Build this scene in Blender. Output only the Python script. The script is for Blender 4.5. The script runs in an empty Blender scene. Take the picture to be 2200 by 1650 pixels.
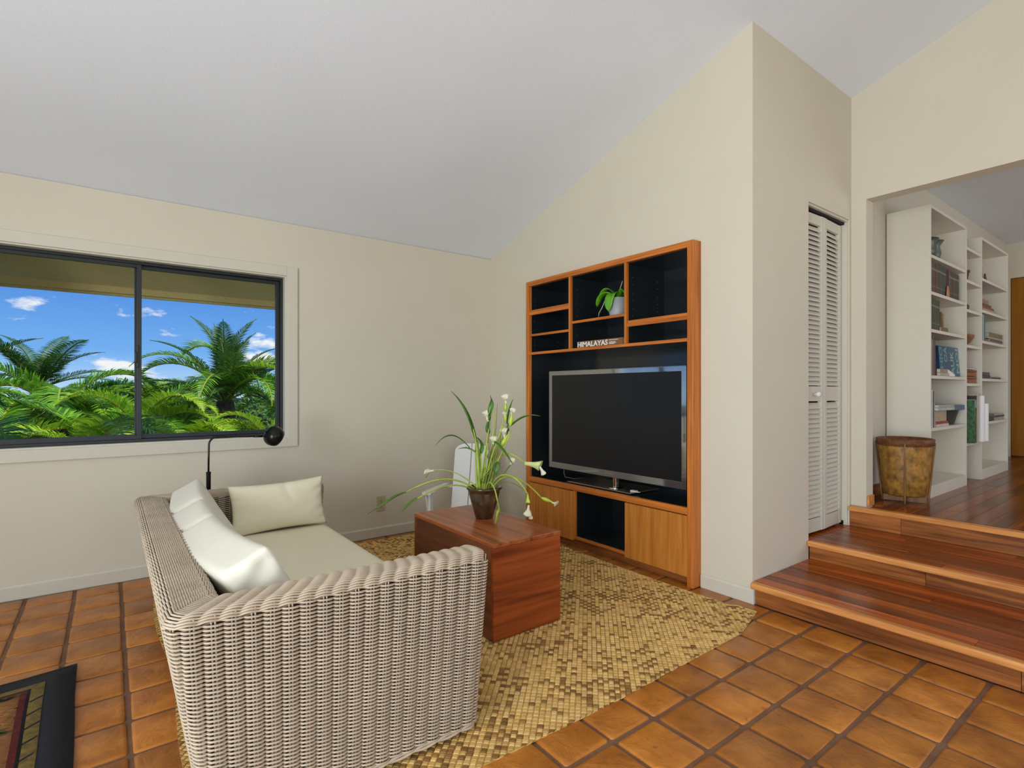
import bpy, bmesh, math, random
import numpy as np
from mathutils import Vector, Matrix
S = bpy.context.scene
C = S.collection
random.seed(7)
PI = math.pi
# ------------------------------------------------------------------ camera
cam = bpy.data.cameras.new('camera'); cam.sensor_width = 36.0
cam.lens = 36.0 * 1150.0 / 2200.0; cam.shift_y = 15.0 / 2200.0; cam.clip_start = 0.02; cam.clip_end = 400
co = bpy.data.objects.new('camera', cam); C.objects.link(co)
co.location = (0, 0, 1.18); co.rotation_euler = (PI/2, 0, math.radians(53.05 - 90.0))
S.camera = co
S.view_settings.view_transform = 'Standard'; S.view_settings.look = 'None'
S.view_settings.exposure = 0.0; S.view_settings.gamma = 1.0; S.view_settings.use_curve_mapping = False
# ------------------------------------------------------------------ world: blue sky with small white clouds
W = bpy.data.worlds.new('sky'); S.world = W; W.use_nodes = True
nt = W.node_tree; nt.nodes.clear(); N = nt.nodes.new; Lk = nt.links.new
out = N('ShaderNodeOutputWorld'); bg = N('ShaderNodeBackground'); tc = N('ShaderNodeTexCoord')
sep = N('ShaderNodeSeparateXYZ'); Lk(tc.outputs['Generated'], sep.inputs[0])
ramp = N('ShaderNodeValToRGB'); e = ramp.color_ramp.elements
e[0].position = 0.0; e[0].color = (0.50, 0.72, 1.0, 1); e[1].position = 0.17; e[1].color = (0.085, 0.27, 0.78, 1)
n_ = e.new(0.06); n_.color = (0.19, 0.45, 0.93, 1)
Lk(sep.outputs[2], ramp.inputs[0])
dv = N('ShaderNodeVectorMath'); dv.operation = 'MULTIPLY'; dv.inputs[1].default_value = (1.0, 1.0, 2.6)
Lk(tc.outputs['Generated'], dv.inputs[0]); of = N('ShaderNodeVectorMath'); of.inputs[1].default_value = (3.1, 0.4, 1.7); Lk(dv.outputs[0], of.inputs[0])
nz = N('ShaderNodeTexNoise'); nz.inputs['Scale'].default_value = 9.5; nz.inputs['Detail'].default_value = 9; nz.inputs['Roughness'].default_value = 0.55
Lk(of.outputs[0], nz.inputs['Vector'])
cr = N('ShaderNodeValToRGB'); cr.color_ramp.elements[0].position = 0.585; cr.color_ramp.elements[1].position = 0.66
Lk(nz.outputs['Fac'], cr.inputs[0])
mx = N('ShaderNodeMixRGB'); Lk(cr.outputs[0], mx.inputs[0]); Lk(ramp.outputs[0], mx.inputs[1]); mx.inputs[2].default_value = (0.95, 0.95, 0.98, 1)
Lk(mx.outputs[0], bg.inputs[0]); bg.inputs[1].default_value = 1.0; Lk(bg.outputs[0], out.inputs[0])
# ------------------------------------------------------------------ sun, daylight at the big openings, and an added rear fill
def sun(name, rot, strength, ang=0.6):
    l = bpy.data.lights.new(name, 'SUN'); l.energy = strength; l.angle = math.radians(ang); l.color = (1.0, 0.95, 0.86)
    o = bpy.data.objects.new(name, l); C.objects.link(o); o.rotation_euler = rot; return o
sd = Vector((-0.38, 0.60, -0.95)); sun('sun', sd.to_track_quat('-Z', 'Y').to_euler(), 5.6)
def area(name, loc, d, sx, sy, p, col=(1, 1, 1)):
    l = bpy.data.lights.new(name, 'AREA'); l.shape = 'RECTANGLE'; l.size = sx; l.size_y = sy; l.energy = p; l.color = col
    o = bpy.data.objects.new(name, l); C.objects.link(o); o.location = loc
    o.rotation_euler = Vector(d).to_track_quat('-Z', 'Z').to_euler(); return o
area('daylight_sliding_door', (-2.72, -0.20, 1.25), (1, 0, 0.20), 3.9, 2.2, 335, (0.92, 0.985, 1.0))
area('rear_fill', (0.6, -2.85, 1.3), (0, 1, 0.12), 3.4, 2.2, 34, (1.0, 0.97, 0.92))  # fill added to brighten the room, set at an unseen rear opening
area('daylight_upper_room', (6.2, -2.35, 1.75), (0, 1, 0.1), 2.6, 1.6, 34, (1.0, 0.97, 0.92))

# ------------------------------------------------------------------ materials
MATS = {}
def mat(name, col=(0.8, 0.8, 0.8), rough=0.5, metal=0.0, spec=0.5, coat=0.0, **k):
    if name in MATS: return MATS[name]
    m = bpy.data.materials.new(name); m.use_nodes = True; b = m.node_tree.nodes['Principled BSDF']
    b.inputs['Base Color'].default_value = (*col, 1); b.inputs['Roughness'].default_value = rough
    b.inputs['Metallic'].default_value = metal; b.inputs['Specular IOR Level'].default_value = spec
    b.inputs['Coat Weight'].default_value = coat; b.inputs['Coat Roughness'].default_value = k.get('crough', 0.1)
    m.diffuse_color = (*col, 1)
    nt = m.node_tree
    mott, bump, scale = k.get('mottle', 0.04), k.get('bump', 0.0), k.get('scale', 30.0)
    tc = nt.nodes.new('ShaderNodeTexCoord')
    nz = nt.nodes.new('ShaderNodeTexNoise'); nz.inputs['Scale'].default_value = scale; nz.inputs['Detail'].default_value = 4
    nt.links.new(tc.outputs['Object'], nz.inputs['Vector'])
    if mott:
        r = nt.nodes.new('ShaderNodeValToRGB')
        r.color_ramp.elements[0].position = 0.3; r.color_ramp.elements[1].position = 0.7
        r.color_ramp.elements[0].color = (*[max(0, c*(1-mott)) for c in col], 1); r.color_ramp.elements[1].color = (*[min(1, c*(1+mott)) for c in col], 1)
        nt.links.new(nz.outputs['Fac'], r.inputs[0]); nt.links.new(r.outputs[0], b.inputs['Base Color'])
    if bump:
        nb = nt.nodes.new('ShaderNodeTexNoise'); nb.inputs['Scale'].default_value = k.get('bscale', scale); nb.inputs['Detail'].default_value = 5
        nt.links.new(tc.outputs['Object'], nb.inputs['Vector'])
        bp = nt.nodes.new('ShaderNodeBump'); bp.inputs['Strength'].default_value = bump; bp.inputs['Distance'].default_value = k.get('bdist', 0.004)
        nt.links.new(nb.outputs['Fac'], bp.inputs['Height']); nt.links.new(bp.outputs[0], b.inputs['Normal'])
    MATS[name] = m; return m
def wood(name, dark, light, axis=0, rough=0.35, scale=1.0, coat=0.0, vary=0.35, contrast=1.0, fig=0.0):
    """grain running along the given axis, varying from one board (object) to the next"""
    if name in MATS: return MATS[name]
    m = bpy.data.materials.new(name); m.use_nodes = True; nt = m.node_tree; b = nt.nodes['Principled BSDF']
    b.inputs['Roughness'].default_value = rough; b.inputs['Coat Weight'].default_value = coat; b.inputs['Coat Roughness'].default_value = 0.16; b.inputs['Specular IOR Level'].default_value = 0.25
    m.diffuse_color = (*light, 1)
    tc = nt.nodes.new('ShaderNodeTexCoord'); oi = nt.nodes.new('ShaderNodeObjectInfo')
    ml = nt.nodes.new('ShaderNodeVectorMath'); ml.operation = 'SCALE'; ml.inputs[3].default_value = 1.0
    cb = nt.nodes.new('ShaderNodeCombineXYZ')
    mm = nt.nodes.new('ShaderNodeMath'); mm.operation = 'MULTIPLY'; mm.inputs[1].default_value = 37.0
    nt.links.new(oi.outputs['Random'], mm.inputs[0])
    for i in range(3): nt.links.new(mm.outputs[0], cb.inputs[i])
    ad = nt.nodes.new('ShaderNodeVectorMath'); nt.links.new(tc.outputs['Object'], ad.inputs[0]); nt.links.new(cb.outputs[0], ad.inputs[1])
    mp = nt.nodes.new('ShaderNodeMapping'); sc = [26*scale]*3; sc[axis] = 1.5*scale; mp.inputs['Scale'].default_value = sc
    nt.links.new(ad.outputs[0], mp.inputs[0])
    nz = nt.nodes.new('ShaderNodeTexNoise'); nz.inputs['Scale'].default_value = 1.0; nz.inputs['Detail'].default_value = 6; nz.inputs['Distortion'].default_value = 0.6 + fig
    nt.links.new(mp.outputs[0], nz.inputs['Vector'])
    mp2 = nt.nodes.new('ShaderNodeMapping'); sc = [150*scale]*3; sc[axis] = 5*scale; mp2.inputs['Scale'].default_value = sc
    nt.links.new(ad.outputs[0], mp2.inputs[0])
    n2 = nt.nodes.new('ShaderNodeTexNoise'); n2.inputs['Scale'].default_value = 1.0; n2.inputs['Detail'].default_value = 3
    nt.links.new(mp2.outputs[0], n2.inputs['Vector'])
    mx = nt.nodes.new('ShaderNodeMath'); mx.operation = 'MULTIPLY_ADD'; mx.inputs[1].default_value = 0.35; nt.links.new(n2.outputs['Fac'], mx.inputs[0])
    m3 = nt.nodes.new('ShaderNodeMath'); m3.operation = 'MULTIPLY'; m3.inputs[1].default_value = 0.72; nt.links.new(nz.outputs['Fac'], m3.inputs[0]); nt.links.new(m3.outputs[0], mx.inputs[2])
    r = nt.nodes.new('ShaderNodeValToRGB'); r.color_ramp.elements[0].position = 0.53-0.17/contrast; r.color_ramp.elements[1].position = 0.53+0.17/contrast
    r.color_ramp.elements[0].color = (*dark, 1); r.color_ramp.elements[1].color = (*light, 1)
    nt.links.new(mx.outputs[0], r.inputs[0])
    hs = nt.nodes.new('ShaderNodeHueSaturation'); nt.links.new(r.outputs[0], hs.inputs['Color'])
    mr = nt.nodes.new('ShaderNodeMapRange'); mr.inputs[3].default_value = 1 - vary; mr.inputs[4].default_value = 1 + vary
    nt.links.new(oi.outputs['Random'], mr.inputs[0]); nt.links.new(mr.outputs[0], hs.inputs['Value'])
    nt.links.new(hs.outputs[0], b.inputs['Base Color'])
    MATS[name] = m; return m
def attr_mat(name, rough=0.6, bump=0.0, bscale=80, attr='col', spec=0.4, coat=0.0, trans=0.0):
    if name in MATS: return MATS[name]
    m = bpy.data.materials.new(name); m.use_nodes = True; nt = m.node_tree; b = nt.nodes['Principled BSDF']
    b.inputs['Roughness'].default_value = rough; b.inputs['Specular IOR Level'].default_value = spec; b.inputs['Coat Weight'].default_value = coat
    a = nt.nodes.new('ShaderNodeAttribute'); a.attribute_name = attr; nt.links.new(a.outputs['Color'], b.inputs['Base Color'])
    if bump:
        tc = nt.nodes.new('ShaderNodeTexCoord'); nb = nt.nodes.new('ShaderNodeTexNoise'); nb.inputs['Scale'].default_value = bscale
        nt.links.new(tc.outputs['Object'], nb.inputs['Vector']); bp = nt.nodes.new('ShaderNodeBump'); bp.inputs['Strength'].default_value = bump; bp.inputs['Distance'].default_value = 0.003
        nt.links.new(nb.outputs['Fac'], bp.inputs['Height']); nt.links.new(bp.outputs[0], b.inputs['Normal'])
    if trans:
        b.inputs['Subsurface Weight'].default_value = 0.0
        t = nt.nodes.new('ShaderNodeBsdfTranslucent'); nt.links.new(a.outputs['Color'], t.inputs[0])
        ms = nt.nodes.new('ShaderNodeMixShader'); ms.inputs[0].default_value = trans
        o = nt.nodes['Material Output']; nt.links.new(b.outputs[0], ms.inputs[1]); nt.links.new(t.outputs[0], ms.inputs[2]); nt.links.new(ms.outputs[0], o.inputs[0])
    MATS[name] = m; return m
M_wall = mat('wall_paint', (0.65, 0.60, 0.48), 0.85, bump=0.35, bscale=85, bdist=0.003, mottle=0.015, scale=3)
M_ceil = mat('ceiling_paint', (0.79, 0.835, 0.885), 0.9, bump=0.25, bscale=90, mottle=0.015, scale=2)
M_trim = mat('trim_paint', (0.62, 0.585, 0.485), 0.5, mottle=0.01)
M_white = mat('white_paint', (0.70, 0.655, 0.55), 0.45, mottle=0.015)
M_chairw = mat('chair_white_paint', (0.78, 0.775, 0.74), 0.5, mottle=0.02)
M_alu = mat('dark_aluminium', (0.022, 0.026, 0.028), 0.35, metal=0.3)
M_eave = mat('eave_paint', (0.60, 0.44, 0.18), 0.8, mottle=0.05)
M_lam = mat('black_laminate', (0.014, 0.018, 0.021), 0.18, coat=0.25, mottle=0.1)
M_black = mat('black_plastic', (0.006, 0.006, 0.007), 0.25)
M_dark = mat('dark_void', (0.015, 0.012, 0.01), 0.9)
M_cabV = wood('cabinet_wood_upright', (0.33, 0.090, 0.014), (0.68, 0.225, 0.042), 2, 0.34, 0.8, 0.08, 0.10)
M_cabY = wood('cabinet_wood_level', (0.35, 0.090, 0.014), (0.70, 0.225, 0.042), 1, 0.34, 0.8, 0.08, 0.10)
M_door = wood('cabinet_door_wood', (0.43, 0.145, 0.020), (0.66, 0.255, 0.045), 2, 0.40, 1.3, 0.04, 0.08)
M_tabT = wood('table_wood_top', (0.18, 0.042, 0.012), (0.55, 0.160, 0.045), 1, 0.30, 0.45, 0.15, 0.04, 1.0, 0.9)
M_tabS = wood('table_wood_end', (0.15, 0.028, 0.006), (0.42, 0.095, 0.018), 0, 0.38, 0.38, 0.08, 0.04, 1.1, 1.2)
M_tread = wood('stair_wood', (0.12, 0.020, 0.003), (0.47, 0.105, 0.013), 1, 0.25, 0.7, 0.12, 0.42)
M_nose = wood('nosing_wood', (0.44, 0.155, 0.034), (0.80, 0.37, 0.115), 1, 0.32, 1.0, 0.1, 0.12)
M_riser = wood('riser_wood', (0.10, 0.028, 0.007), (0.42, 0.145, 0.036), 1, 0.35, 0.55, 0.2, 0.22, 1.2, 0.8)
M_plank = wood('upper_floor_wood', (0.065, 0.014, 0.002), (0.32, 0.080, 0.010), 0, 0.24, 0.7, 0.08, 0.50)
M_amber = wood('amber_door_wood', (0.24, 0.085, 0.001), (0.36, 0.140, 0.003), 2, 0.5, 0.3, 0.0, 0.03, 0.8, 2.0)
M_cush = mat('ivory_fabric', (0.80, 0.765, 0.64), 0.9, bump=0.15, bscale=500, bdist=0.001, mottle=0.015, scale=5)
M_cush2 = mat('cream_fabric', (0.84, 0.78, 0.58), 0.9, bump=0.15, bscale=500, bdist=0.001, mottle=0.015, scale=5)
M_wick = mat('wicker_strand', (0.55, 0.445, 0.325), 0.5, mottle=0.10, scale=9)
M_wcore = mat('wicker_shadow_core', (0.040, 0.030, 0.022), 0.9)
M_bronze = mat('dark_bronze', (0.020, 0.020, 0.018), 0.25, metal=0.75)
M_chrome = mat('polished_metal', (0.62, 0.60, 0.56), 0.12, metal=1.0)
M_screen = mat('screen_glass', (0.008, 0.008, 0.009), 0.28, spec=0.35, mottle=0)
M_bezel = mat('glossy_bezel', (0.34, 0.34, 0.345), 0.05, metal=0.85, spec=0.9, coat=1.0, crough=0.03, mottle=0)
M_clear = mat('clear_edge', (0.42, 0.42, 0.42), 0.1, metal=0.9, mottle=0)
M_pot = mat('brown_glaze', (0.055, 0.030, 0.014), 0.12, coat=0.6, mottle=0.5, scale=18)
M_soil = mat('soil', (0.03, 0.02, 0.012), 0.95, bump=0.6)
M_stem = mat('pale_green_stem', (0.36, 0.47, 0.055), 0.45, mottle=0.25, scale=12)
M_leaf = mat('green_leaf', (0.075, 0.20, 0.022), 0.4, mottle=0.45, scale=9)
M_olive = mat('olive_stem', (0.22, 0.26, 0.06), 0.5, mottle=0.25, scale=12)
M_petal = mat('cream_petal', (0.74, 0.72, 0.52), 0.5, mottle=0.08)
M_lime = mat('lime_spathe', (0.48, 0.62, 0.06), 0.45, mottle=0.2, scale=14)
M_orch = mat('orchid_leaf', (0.12, 0.42, 0.015), 0.3, coat=0.3, mottle=0.3, scale=9)
M_grayp = mat('grey_pot', (0.40, 0.42, 0.44), 0.5)
M_ivp = mat('ivory_plastic', (0.52, 0.45, 0.27), 0.4)
M_hole = mat('slot_dark', (0.03, 0.025, 0.015), 0.6)

# ------------------------------------------------------------------ mesh helpers
class MB:
    def __init__(s): s.v = []; s.f = []; s.m = []; s.mi = 0; s.c = []; s.col = (1, 1, 1)
    def add(s, vs, fs):
        o = len(s.v); s.v += [tuple(p) for p in vs]
        for f in fs: s.f.append(tuple(i+o for i in f)); s.m.append(s.mi); s.c.append(s.col)
        return s
    def box(s, x0, x1, y0, y1, z0, z1):
        x0, x1 = sorted((x0, x1)); y0, y1 = sorted((y0, y1)); z0, z1 = sorted((z0, z1))
        return s.add([(x0,y0,z0),(x1,y0,z0),(x1,y1,z0),(x0,y1,z0),(x0,y0,z1),(x1,y0,z1),(x1,y1,z1),(x0,y1,z1)],
                     [(0,3,2,1),(4,5,6,7),(0,1,5,4),(1,2,6,5),(2,3,7,6),(3,0,4,7)])
    def hexa(s, b, t):      # bottom 4, top 4 points ccw from above
        return s.add(list(b)+list(t), [(0,3,2,1),(4,5,6,7),(0,1,5,4),(1,2,6,5),(2,3,7,6),(3,0,4,7)])
    def prism(s, poly, axis, a, b):     # poly in the two other axes
        def P(p, t):
            q = list(p); q.insert(axis, t); return tuple(q)
        n = len(poly)
        s.add([P(p, a) for p in poly]+[P(p, b) for p in poly],
              [tuple(range(n))[::-1], tuple(range(n, 2*n))]+[(i, (i+1) % n, n+(i+1) % n, n+i) for i in range(n)])
        return s
    def tube(s, pts, r, n=8, caps=True):
        pts = [Vector(p) for p in pts]; m = len(pts)
        rr = r if isinstance(r, (list, tuple)) else [r]*m
        up = None; vs = []
        for i, p in enumerate(pts):
            t = (pts[min(i+1, m-1)]-pts[max(i-1, 0)])
            t = t.normalized() if t.length > 1e-9 else Vector((0, 0, 1))
            if up is None: up = t.orthogonal().normalized()
            up = (up - t*up.dot(t)); up = up.normalized() if up.length > 1e-6 else t.orthogonal().normalized()
            q = t.cross(up)
            for k in range(n):
                a = 2*PI*k/n; vs.append(p + (up*math.cos(a)+q*math.sin(a))*rr[i])
        fs = [(i*n+k, i*n+(k+1) % n, (i+1)*n+(k+1) % n, (i+1)*n+k) for i in range(m-1) for k in range(n)]
        if caps: fs += [tuple(range(n))[::-1], tuple(range((m-1)*n, m*n))]
        return s.add(vs, fs)
    def lathe(s, prof, c, n=24, ax=(0, 0, 1), cap=False):
        ax = Vector(ax).normalized(); u = Vector((1, 0, 0)) if abs(ax.z) > .9 else ax.orthogonal().normalized(); w = ax.cross(u); c = Vector(c)
        vs = [c+ax*z+(u*math.cos(2*PI*k/n)+w*math.sin(2*PI*k/n))*r for r, z in prof for k in range(n)]
        m = len(prof)
        fs = [(i*n+k, i*n+(k+1) % n, (i+1)*n+(k+1) % n, (i+1)*n+k) for i in range(m-1) for k in range(n)]
        if cap: fs += [tuple(range(n))[::-1], tuple(range((m-1)*n, m*n))]
        return s.add(vs, fs)
    def sheet(s, rows, thick=0.0):      # rows: list of lists of points
        a, b = len(rows), len(rows[0]); fs = [(i*b+j, i*b+j+1, (i+1)*b+j+1, (i+1)*b+j) for i in range(a-1) for j in range(b-1)]
        return s.add([p for r in rows for p in r], fs)
    def build(s, name, mats, parent=None, smooth=False, bevel=0.0, seg=2, sub=0, solid=0.0, kind=None, auto=True):
        me = bpy.data.meshes.new(name); me.from_pydata(s.v, [], s.f)
        ms = mats if isinstance(mats, (list, tuple)) else [mats]
        for m in ms: me.materials.append(m)
        if len(ms) > 1: me.polygons.foreach_set('material_index', s.m)
        if any(c != (1, 1, 1) for c in s.c):
            at = me.color_attributes.new('col', 'FLOAT_COLOR', 'CORNER')
            arr = [];
            for f, c in zip(s.f, s.c): arr += [c[0], c[1], c[2], 1.0]*len(f)
            at.data.foreach_set('color', arr)
        if smooth: me.polygons.foreach_set('use_smooth', [True]*len(me.polygons))
        me.update(); me.validate()
        bm = bmesh.new(); bm.from_mesh(me); bmesh.ops.recalc_face_normals(bm, faces=bm.faces); bm.to_mesh(me); bm.free()
        o = bpy.data.objects.new(name, me); C.objects.link(o)
        if parent: o.parent = parent
        if solid: q = o.modifiers.new('solid', 'SOLIDIFY'); q.thickness = solid; q.offset = 0
        if bevel: q = o.modifiers.new('bevel', 'BEVEL'); q.width = bevel; q.segments = seg; q.limit_method = 'ANGLE'; q.angle_limit = math.radians(40)
        if sub: q = o.modifiers.new('sub', 'SUBSURF'); q.levels = sub; q.render_levels = sub
        if kind: o['kind'] = kind
        return o
def box(name, m, x0, x1, y0, y1, z0, z1, parent=None, bevel=0.0, kind=None): return MB().box(x0, x1, y0, y1, z0, z1).build(name, m, parent, bevel=bevel, kind=kind)
def thing(name, label, cat, loc=(0, 0, 0), group=None):
    o = bpy.data.objects.new(name, None); C.objects.link(o); o.location = loc; o.empty_display_size = 0.05
    return tag(o, label, cat, group)
def tag(o, label, cat, group=None, kind=None):
    o['label'] = label; o['category'] = cat
    if group: o['group'] = group
    if kind: o['kind'] = kind
    return o
def struct(o): o['kind'] = 'structure'; return o
def inst(src, parent, loc=(0, 0, 0), rot=(0, 0, 0), scale=(1, 1, 1)):
    o = src.copy(); C.objects.link(o); o.parent = parent; o.location = loc; o.rotation_euler = rot; o.scale = scale; return o
def text(s, size, mat_, parent, name='lettering', loc=(0, 0, 0), M=None, depth=0.0006, width=None, bold=0.0):
    c = bpy.data.curves.new('t', 'FONT'); c.body = s; c.size = size; c.extrude = depth; c.offset = bold; c.resolution_u = 2
    t = bpy.data.objects.new('t', c); C.objects.link(t)
    dg = bpy.context.evaluated_depsgraph_get(); dg.update()
    me = bpy.data.meshes.new_from_object(t.evaluated_get(dg)); bpy.data.objects.remove(t); me.name = name
    xs = [v.co.x for v in me.vertices]; x0 = min(xs); w = max(xs)-x0
    k = (width/w) if width else 1.0
    for v in me.vertices: v.co.x = (v.co.x-x0)*k
    me.materials.clear(); me.materials.append(mat_)
    me.transform(Matrix.Translation(loc) @ (M or Matrix.Identity(4)))
    o = bpy.data.objects.new(name, me); C.objects.link(o); o.parent = parent; return o
def axes(x, y, z):       # matrix whose columns are the given axes
    m = Matrix.Identity(4)
    for j, v in enumerate((x, y, z)):
        for i in range(3): m[i][j] = v[i]
    return m

# ------------------------------------------------------------------ key planes of the house
YW = 4.10; XT = 2.845; YC = 1.567; XS = 4.152
ZF = 0.385; Z1 = 0.128; Z2 = 0.245
def zc(y): return 2.405 + 0.325*(YW-y)      # sloped ceiling
YB = -2.9; XL = -2.75
# window wall (with window opening)
wx0, wx1, wz0, wz1 = -0.74, 1.03, 0.845, 2.015
m = MB()
m.box(XL-.12, wx0, YW, YW+.14, -.02, 2.40); m.box(wx1, 4.4, YW, YW+.14, -.02, 2.40)
m.box(wx0, wx1, YW, YW+.14, -.02, wz0); m.box(wx0, wx1, YW, YW+.14, wz1, 2.40)
struct(m.build('wall_back', M_wall))
# television wall with niche opening for the cabinet
cy0, cy1, cz1 = 1.891, 3.489, 2.083
T = .10
m = MB()
m.prism([(YC, -.02), (cy0, -.02), (cy0, zc(cy0)), (YC, zc(YC))], 0, XT, XT+T)
m.prism([(cy1, -.02), (YW, -.02), (YW, zc(YW)), (cy1, zc(cy1))], 0, XT, XT+T)
m.prism([(cy0, cz1), (cy1, cz1), (cy1, zc(cy1)), (cy0, zc(cy0))], 0, XT, XT+T)
struct(m.build('wall_right', M_wall))
# closet wall (faces the camera) with a door opening
dx0, dx1, dz1 = 3.508, 4.121, 2.372
m = MB()
m.box(XT+T, dx0, YC, YC+.10, -.02, zc(YC)); m.box(dx1, XS, YC, YC+.10, -.02, zc(YC)); m.box(dx0, dx1, YC, YC+.10, dz1, zc(YC))
struct(m.build('wall_closet', M_wall))
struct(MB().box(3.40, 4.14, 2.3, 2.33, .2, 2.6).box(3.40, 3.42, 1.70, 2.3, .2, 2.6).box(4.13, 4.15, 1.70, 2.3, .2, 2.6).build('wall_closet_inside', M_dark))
# wall with the wide opening to the upper room
JY = 1.475; OZ = 2.497; XS2 = XS+.115
m = MB()
m.prism([(JY, Z2-.01), (YC, Z2-.01), (YC, zc(YC)), (JY, zc(JY))], 0, XS, XS2)
m.prism([(-1.9, OZ), (JY, OZ), (JY, zc(JY)), (-1.9, zc(-1.9))], 0, XS, XS2)
m.prism([(YB, -.02), (-1.9, -.02), (-1.9, zc(-1.9)), (YB, zc(YB))], 0, XS, XS2)
struct(m.build('wall_opening', M_wall))
m = MB().box(XS, XS2, YC, 4.24, -.02, 4.0); struct(m.build('wall_closet_side', M_wall))
# left wall with sliding door opening and rear wall (behind the camera)
m = MB()
m.prism([(1.85, 0), (YW, 0), (YW, zc(YW)), (1.85, zc(1.85))], 0, XL-.12, XL)
m.prism([(YB, 0), (-2.2, 0), (-2.2, zc(-2.2)), (YB, zc(YB))], 0, XL-.12, XL)
m.prism([(-2.2, 2.4), (1.85, 2.4), (1.85, zc(1.85)), (-2.2, zc(-2.2))], 0, XL-.12, XL)
struct(m.build('wall_left', M_wall))
m = MB().box(XL, -1.15, YB-.12, YB, 0, zc(YB)).box(2.35, XS, YB-.12, YB, 0, zc(YB)).box(-1.15, 2.35, YB-.12, YB, 2.42, zc(YB))
struct(m.build('wall_rear', M_wall))
# sloped ceiling
m = MB(); m.prism([(YB-.12, zc(YB-.12)), (YW+.14, zc(YW+.14)), (YW+.14, zc(YW+.14)+.12), (YB-.12, zc(YB-.12)+.12)], 0, XL-.12, XS+.12)
struct(m.build('ceiling', M_ceil))
# roof overhang outside the window
m = MB(); m.prism([(YW+.14, 2.335), (5.35, 1.975), (5.35, 2.09), (YW+.14, 2.50)], 0, XL-1, 6.0)
m.box(XL-1, 6.0, 5.35, 5.38, 1.945, 2.14); m.box(XL-1, 6.0, 5.26, 5.30, 1.955, 2.01)
o = m.build('roof_overhang', M_eave); struct(o)
# upper room shell
UX = 8.73; UY = 1.59; UZ = 2.965
struct(MB().box(XS2, UX+.12, UY, UY+.12, ZF-.02, UZ).build('wall_upper_left', M_wall))
m = MB().box(UX, UX+.12, 1.555, UY, ZF-.02, UZ).box(UX, UX+.12, -2.5, .62, ZF-.02, UZ).box(UX, UX+.12, .62, 1.555, 2.545, UZ)
struct(m.build('wall_upper_back', M_wall))
m = MB().box(XS2, 4.9, -2.62, -2.5, ZF, UZ).box(7.5, UX, -2.62, -2.5, ZF, UZ).box(4.9, 7.5, -2.62, -2.5, ZF, ZF+.5).box(4.9, 7.5, -2.62, -2.5, 2.6, UZ)
struct(m.build('wall_upper_rear', M_wall))
struct(MB().box(XS2, UX+.12, -2.62, UY+.12, UZ, UZ+.1).build('ceiling', M_ceil))
# window parts
wn = struct(MB().box(wx0-.075, wx0, YW-.018, YW, wz0-.07, wz1+.068).box(wx1, wx1+.075, YW-.018, YW, wz0-.07, wz1+.068)
   .box(wx0, wx1, YW-.018, YW, wz1, wz1+.068).box(wx0, wx1, YW-.018, YW, wz0-.07, wz0).build('window_1', M_trim, bevel=.003))
box('stop_bead', M_trim, wx1-.012, wx1, YW-.004, YW+.05, wz0, wz1, wn); box('stop_bead', M_trim, wx0, wx0+.012, YW-.004, YW+.05, wz0, wz1, wn)
box('stop_bead', M_trim, wx0+.012, wx1-.012, YW-.004, YW+.05, wz1-.010, wz1, wn); box('sill_board', M_trim, wx0+.012, wx1-.012, YW-.004, YW+.05, wz0, wz0+.010, wn)
def frame(name, x0, x1, z0, z1, y0, y1, w, par, wt=None, wb=None):
    wt = wt or w; wb = wb or w
    return MB().box(x0, x0+w, y0, y1, z0, z1).box(x1-w, x1, y0, y1, z0, z1).box(x0+w, x1-w, y0, y1, z1-wt, z1).box(x0+w, x1-w, y0, y1, z0, z0+wb).build(name, M_alu, par, bevel=.002)
frame('outer_frame', wx0+.012, wx1-.012, wz0+.010, wz1-.010, YW+.055, YW+.125, .014, wn, .018, .018)
M_glass = bpy.data.materials.new('window_glass'); M_glass.use_nodes = True; g = M_glass.node_tree; g.nodes.clear()
go = g.nodes.new('ShaderNodeOutputMaterial'); gt = g.nodes.new('ShaderNodeBsdfTransparent'); gt.inputs[0].default_value = (.96, .98, .97, 1); gg = g.nodes.new('ShaderNodeBsdfGlossy'); gg.inputs['Roughness'].default_value = .02
gm = g.nodes.new('ShaderNodeMixShader'); gf = g.nodes.new('ShaderNodeFresnel'); gf.inputs[0].default_value = 1.06
g.links.new(gf.outputs[0], gm.inputs[0]); g.links.new(gt.outputs[0], gm.inputs[1]); g.links.new(gg.outputs[0], gm.inputs[2]); g.links.new(gm.outputs[0], go.inputs[0])
ls = frame('sliding_sash', wx0+.026, .165, wz0+.028, wz1-.028, YW+.060, YW+.084, .026, wn, .022, .030)
rs = frame('fixed_sash', .128, wx1-.026, wz0+.028, wz1-.028, YW+.092, YW+.116, .026, wn, .022, .026)
box('pane', M_glass, wx0+.052, .139, YW+.070, YW+.073, wz0+.058, wz1-.050, ls); box('pane', M_glass, .154, wx1-.052, YW+.102, YW+.105, wz0+.054, wz1-.050, rs)
o = MB().box(.138, .152, YW+.048, YW+.060, 1.33, 1.47).box(.128, .142, YW+.040, YW+.050, 1.36, 1.43).build('latch', M_bronze, ls, bevel=.003)
# outside sliding door frame in the left wall (seen only in reflections)
m = MB().box(XL-.10, XL-.04, -2.2, -2.15, 0, 2.4).box(XL-.10, XL-.04, 1.80, 1.85, 0, 2.4).box(XL-.10, XL-.04, -.2, -.13, 0, 2.4).box(XL-.10, XL-.04, -2.15, 1.80, 2.34, 2.4)
struct(m.build('door_3', M_alu))
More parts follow.
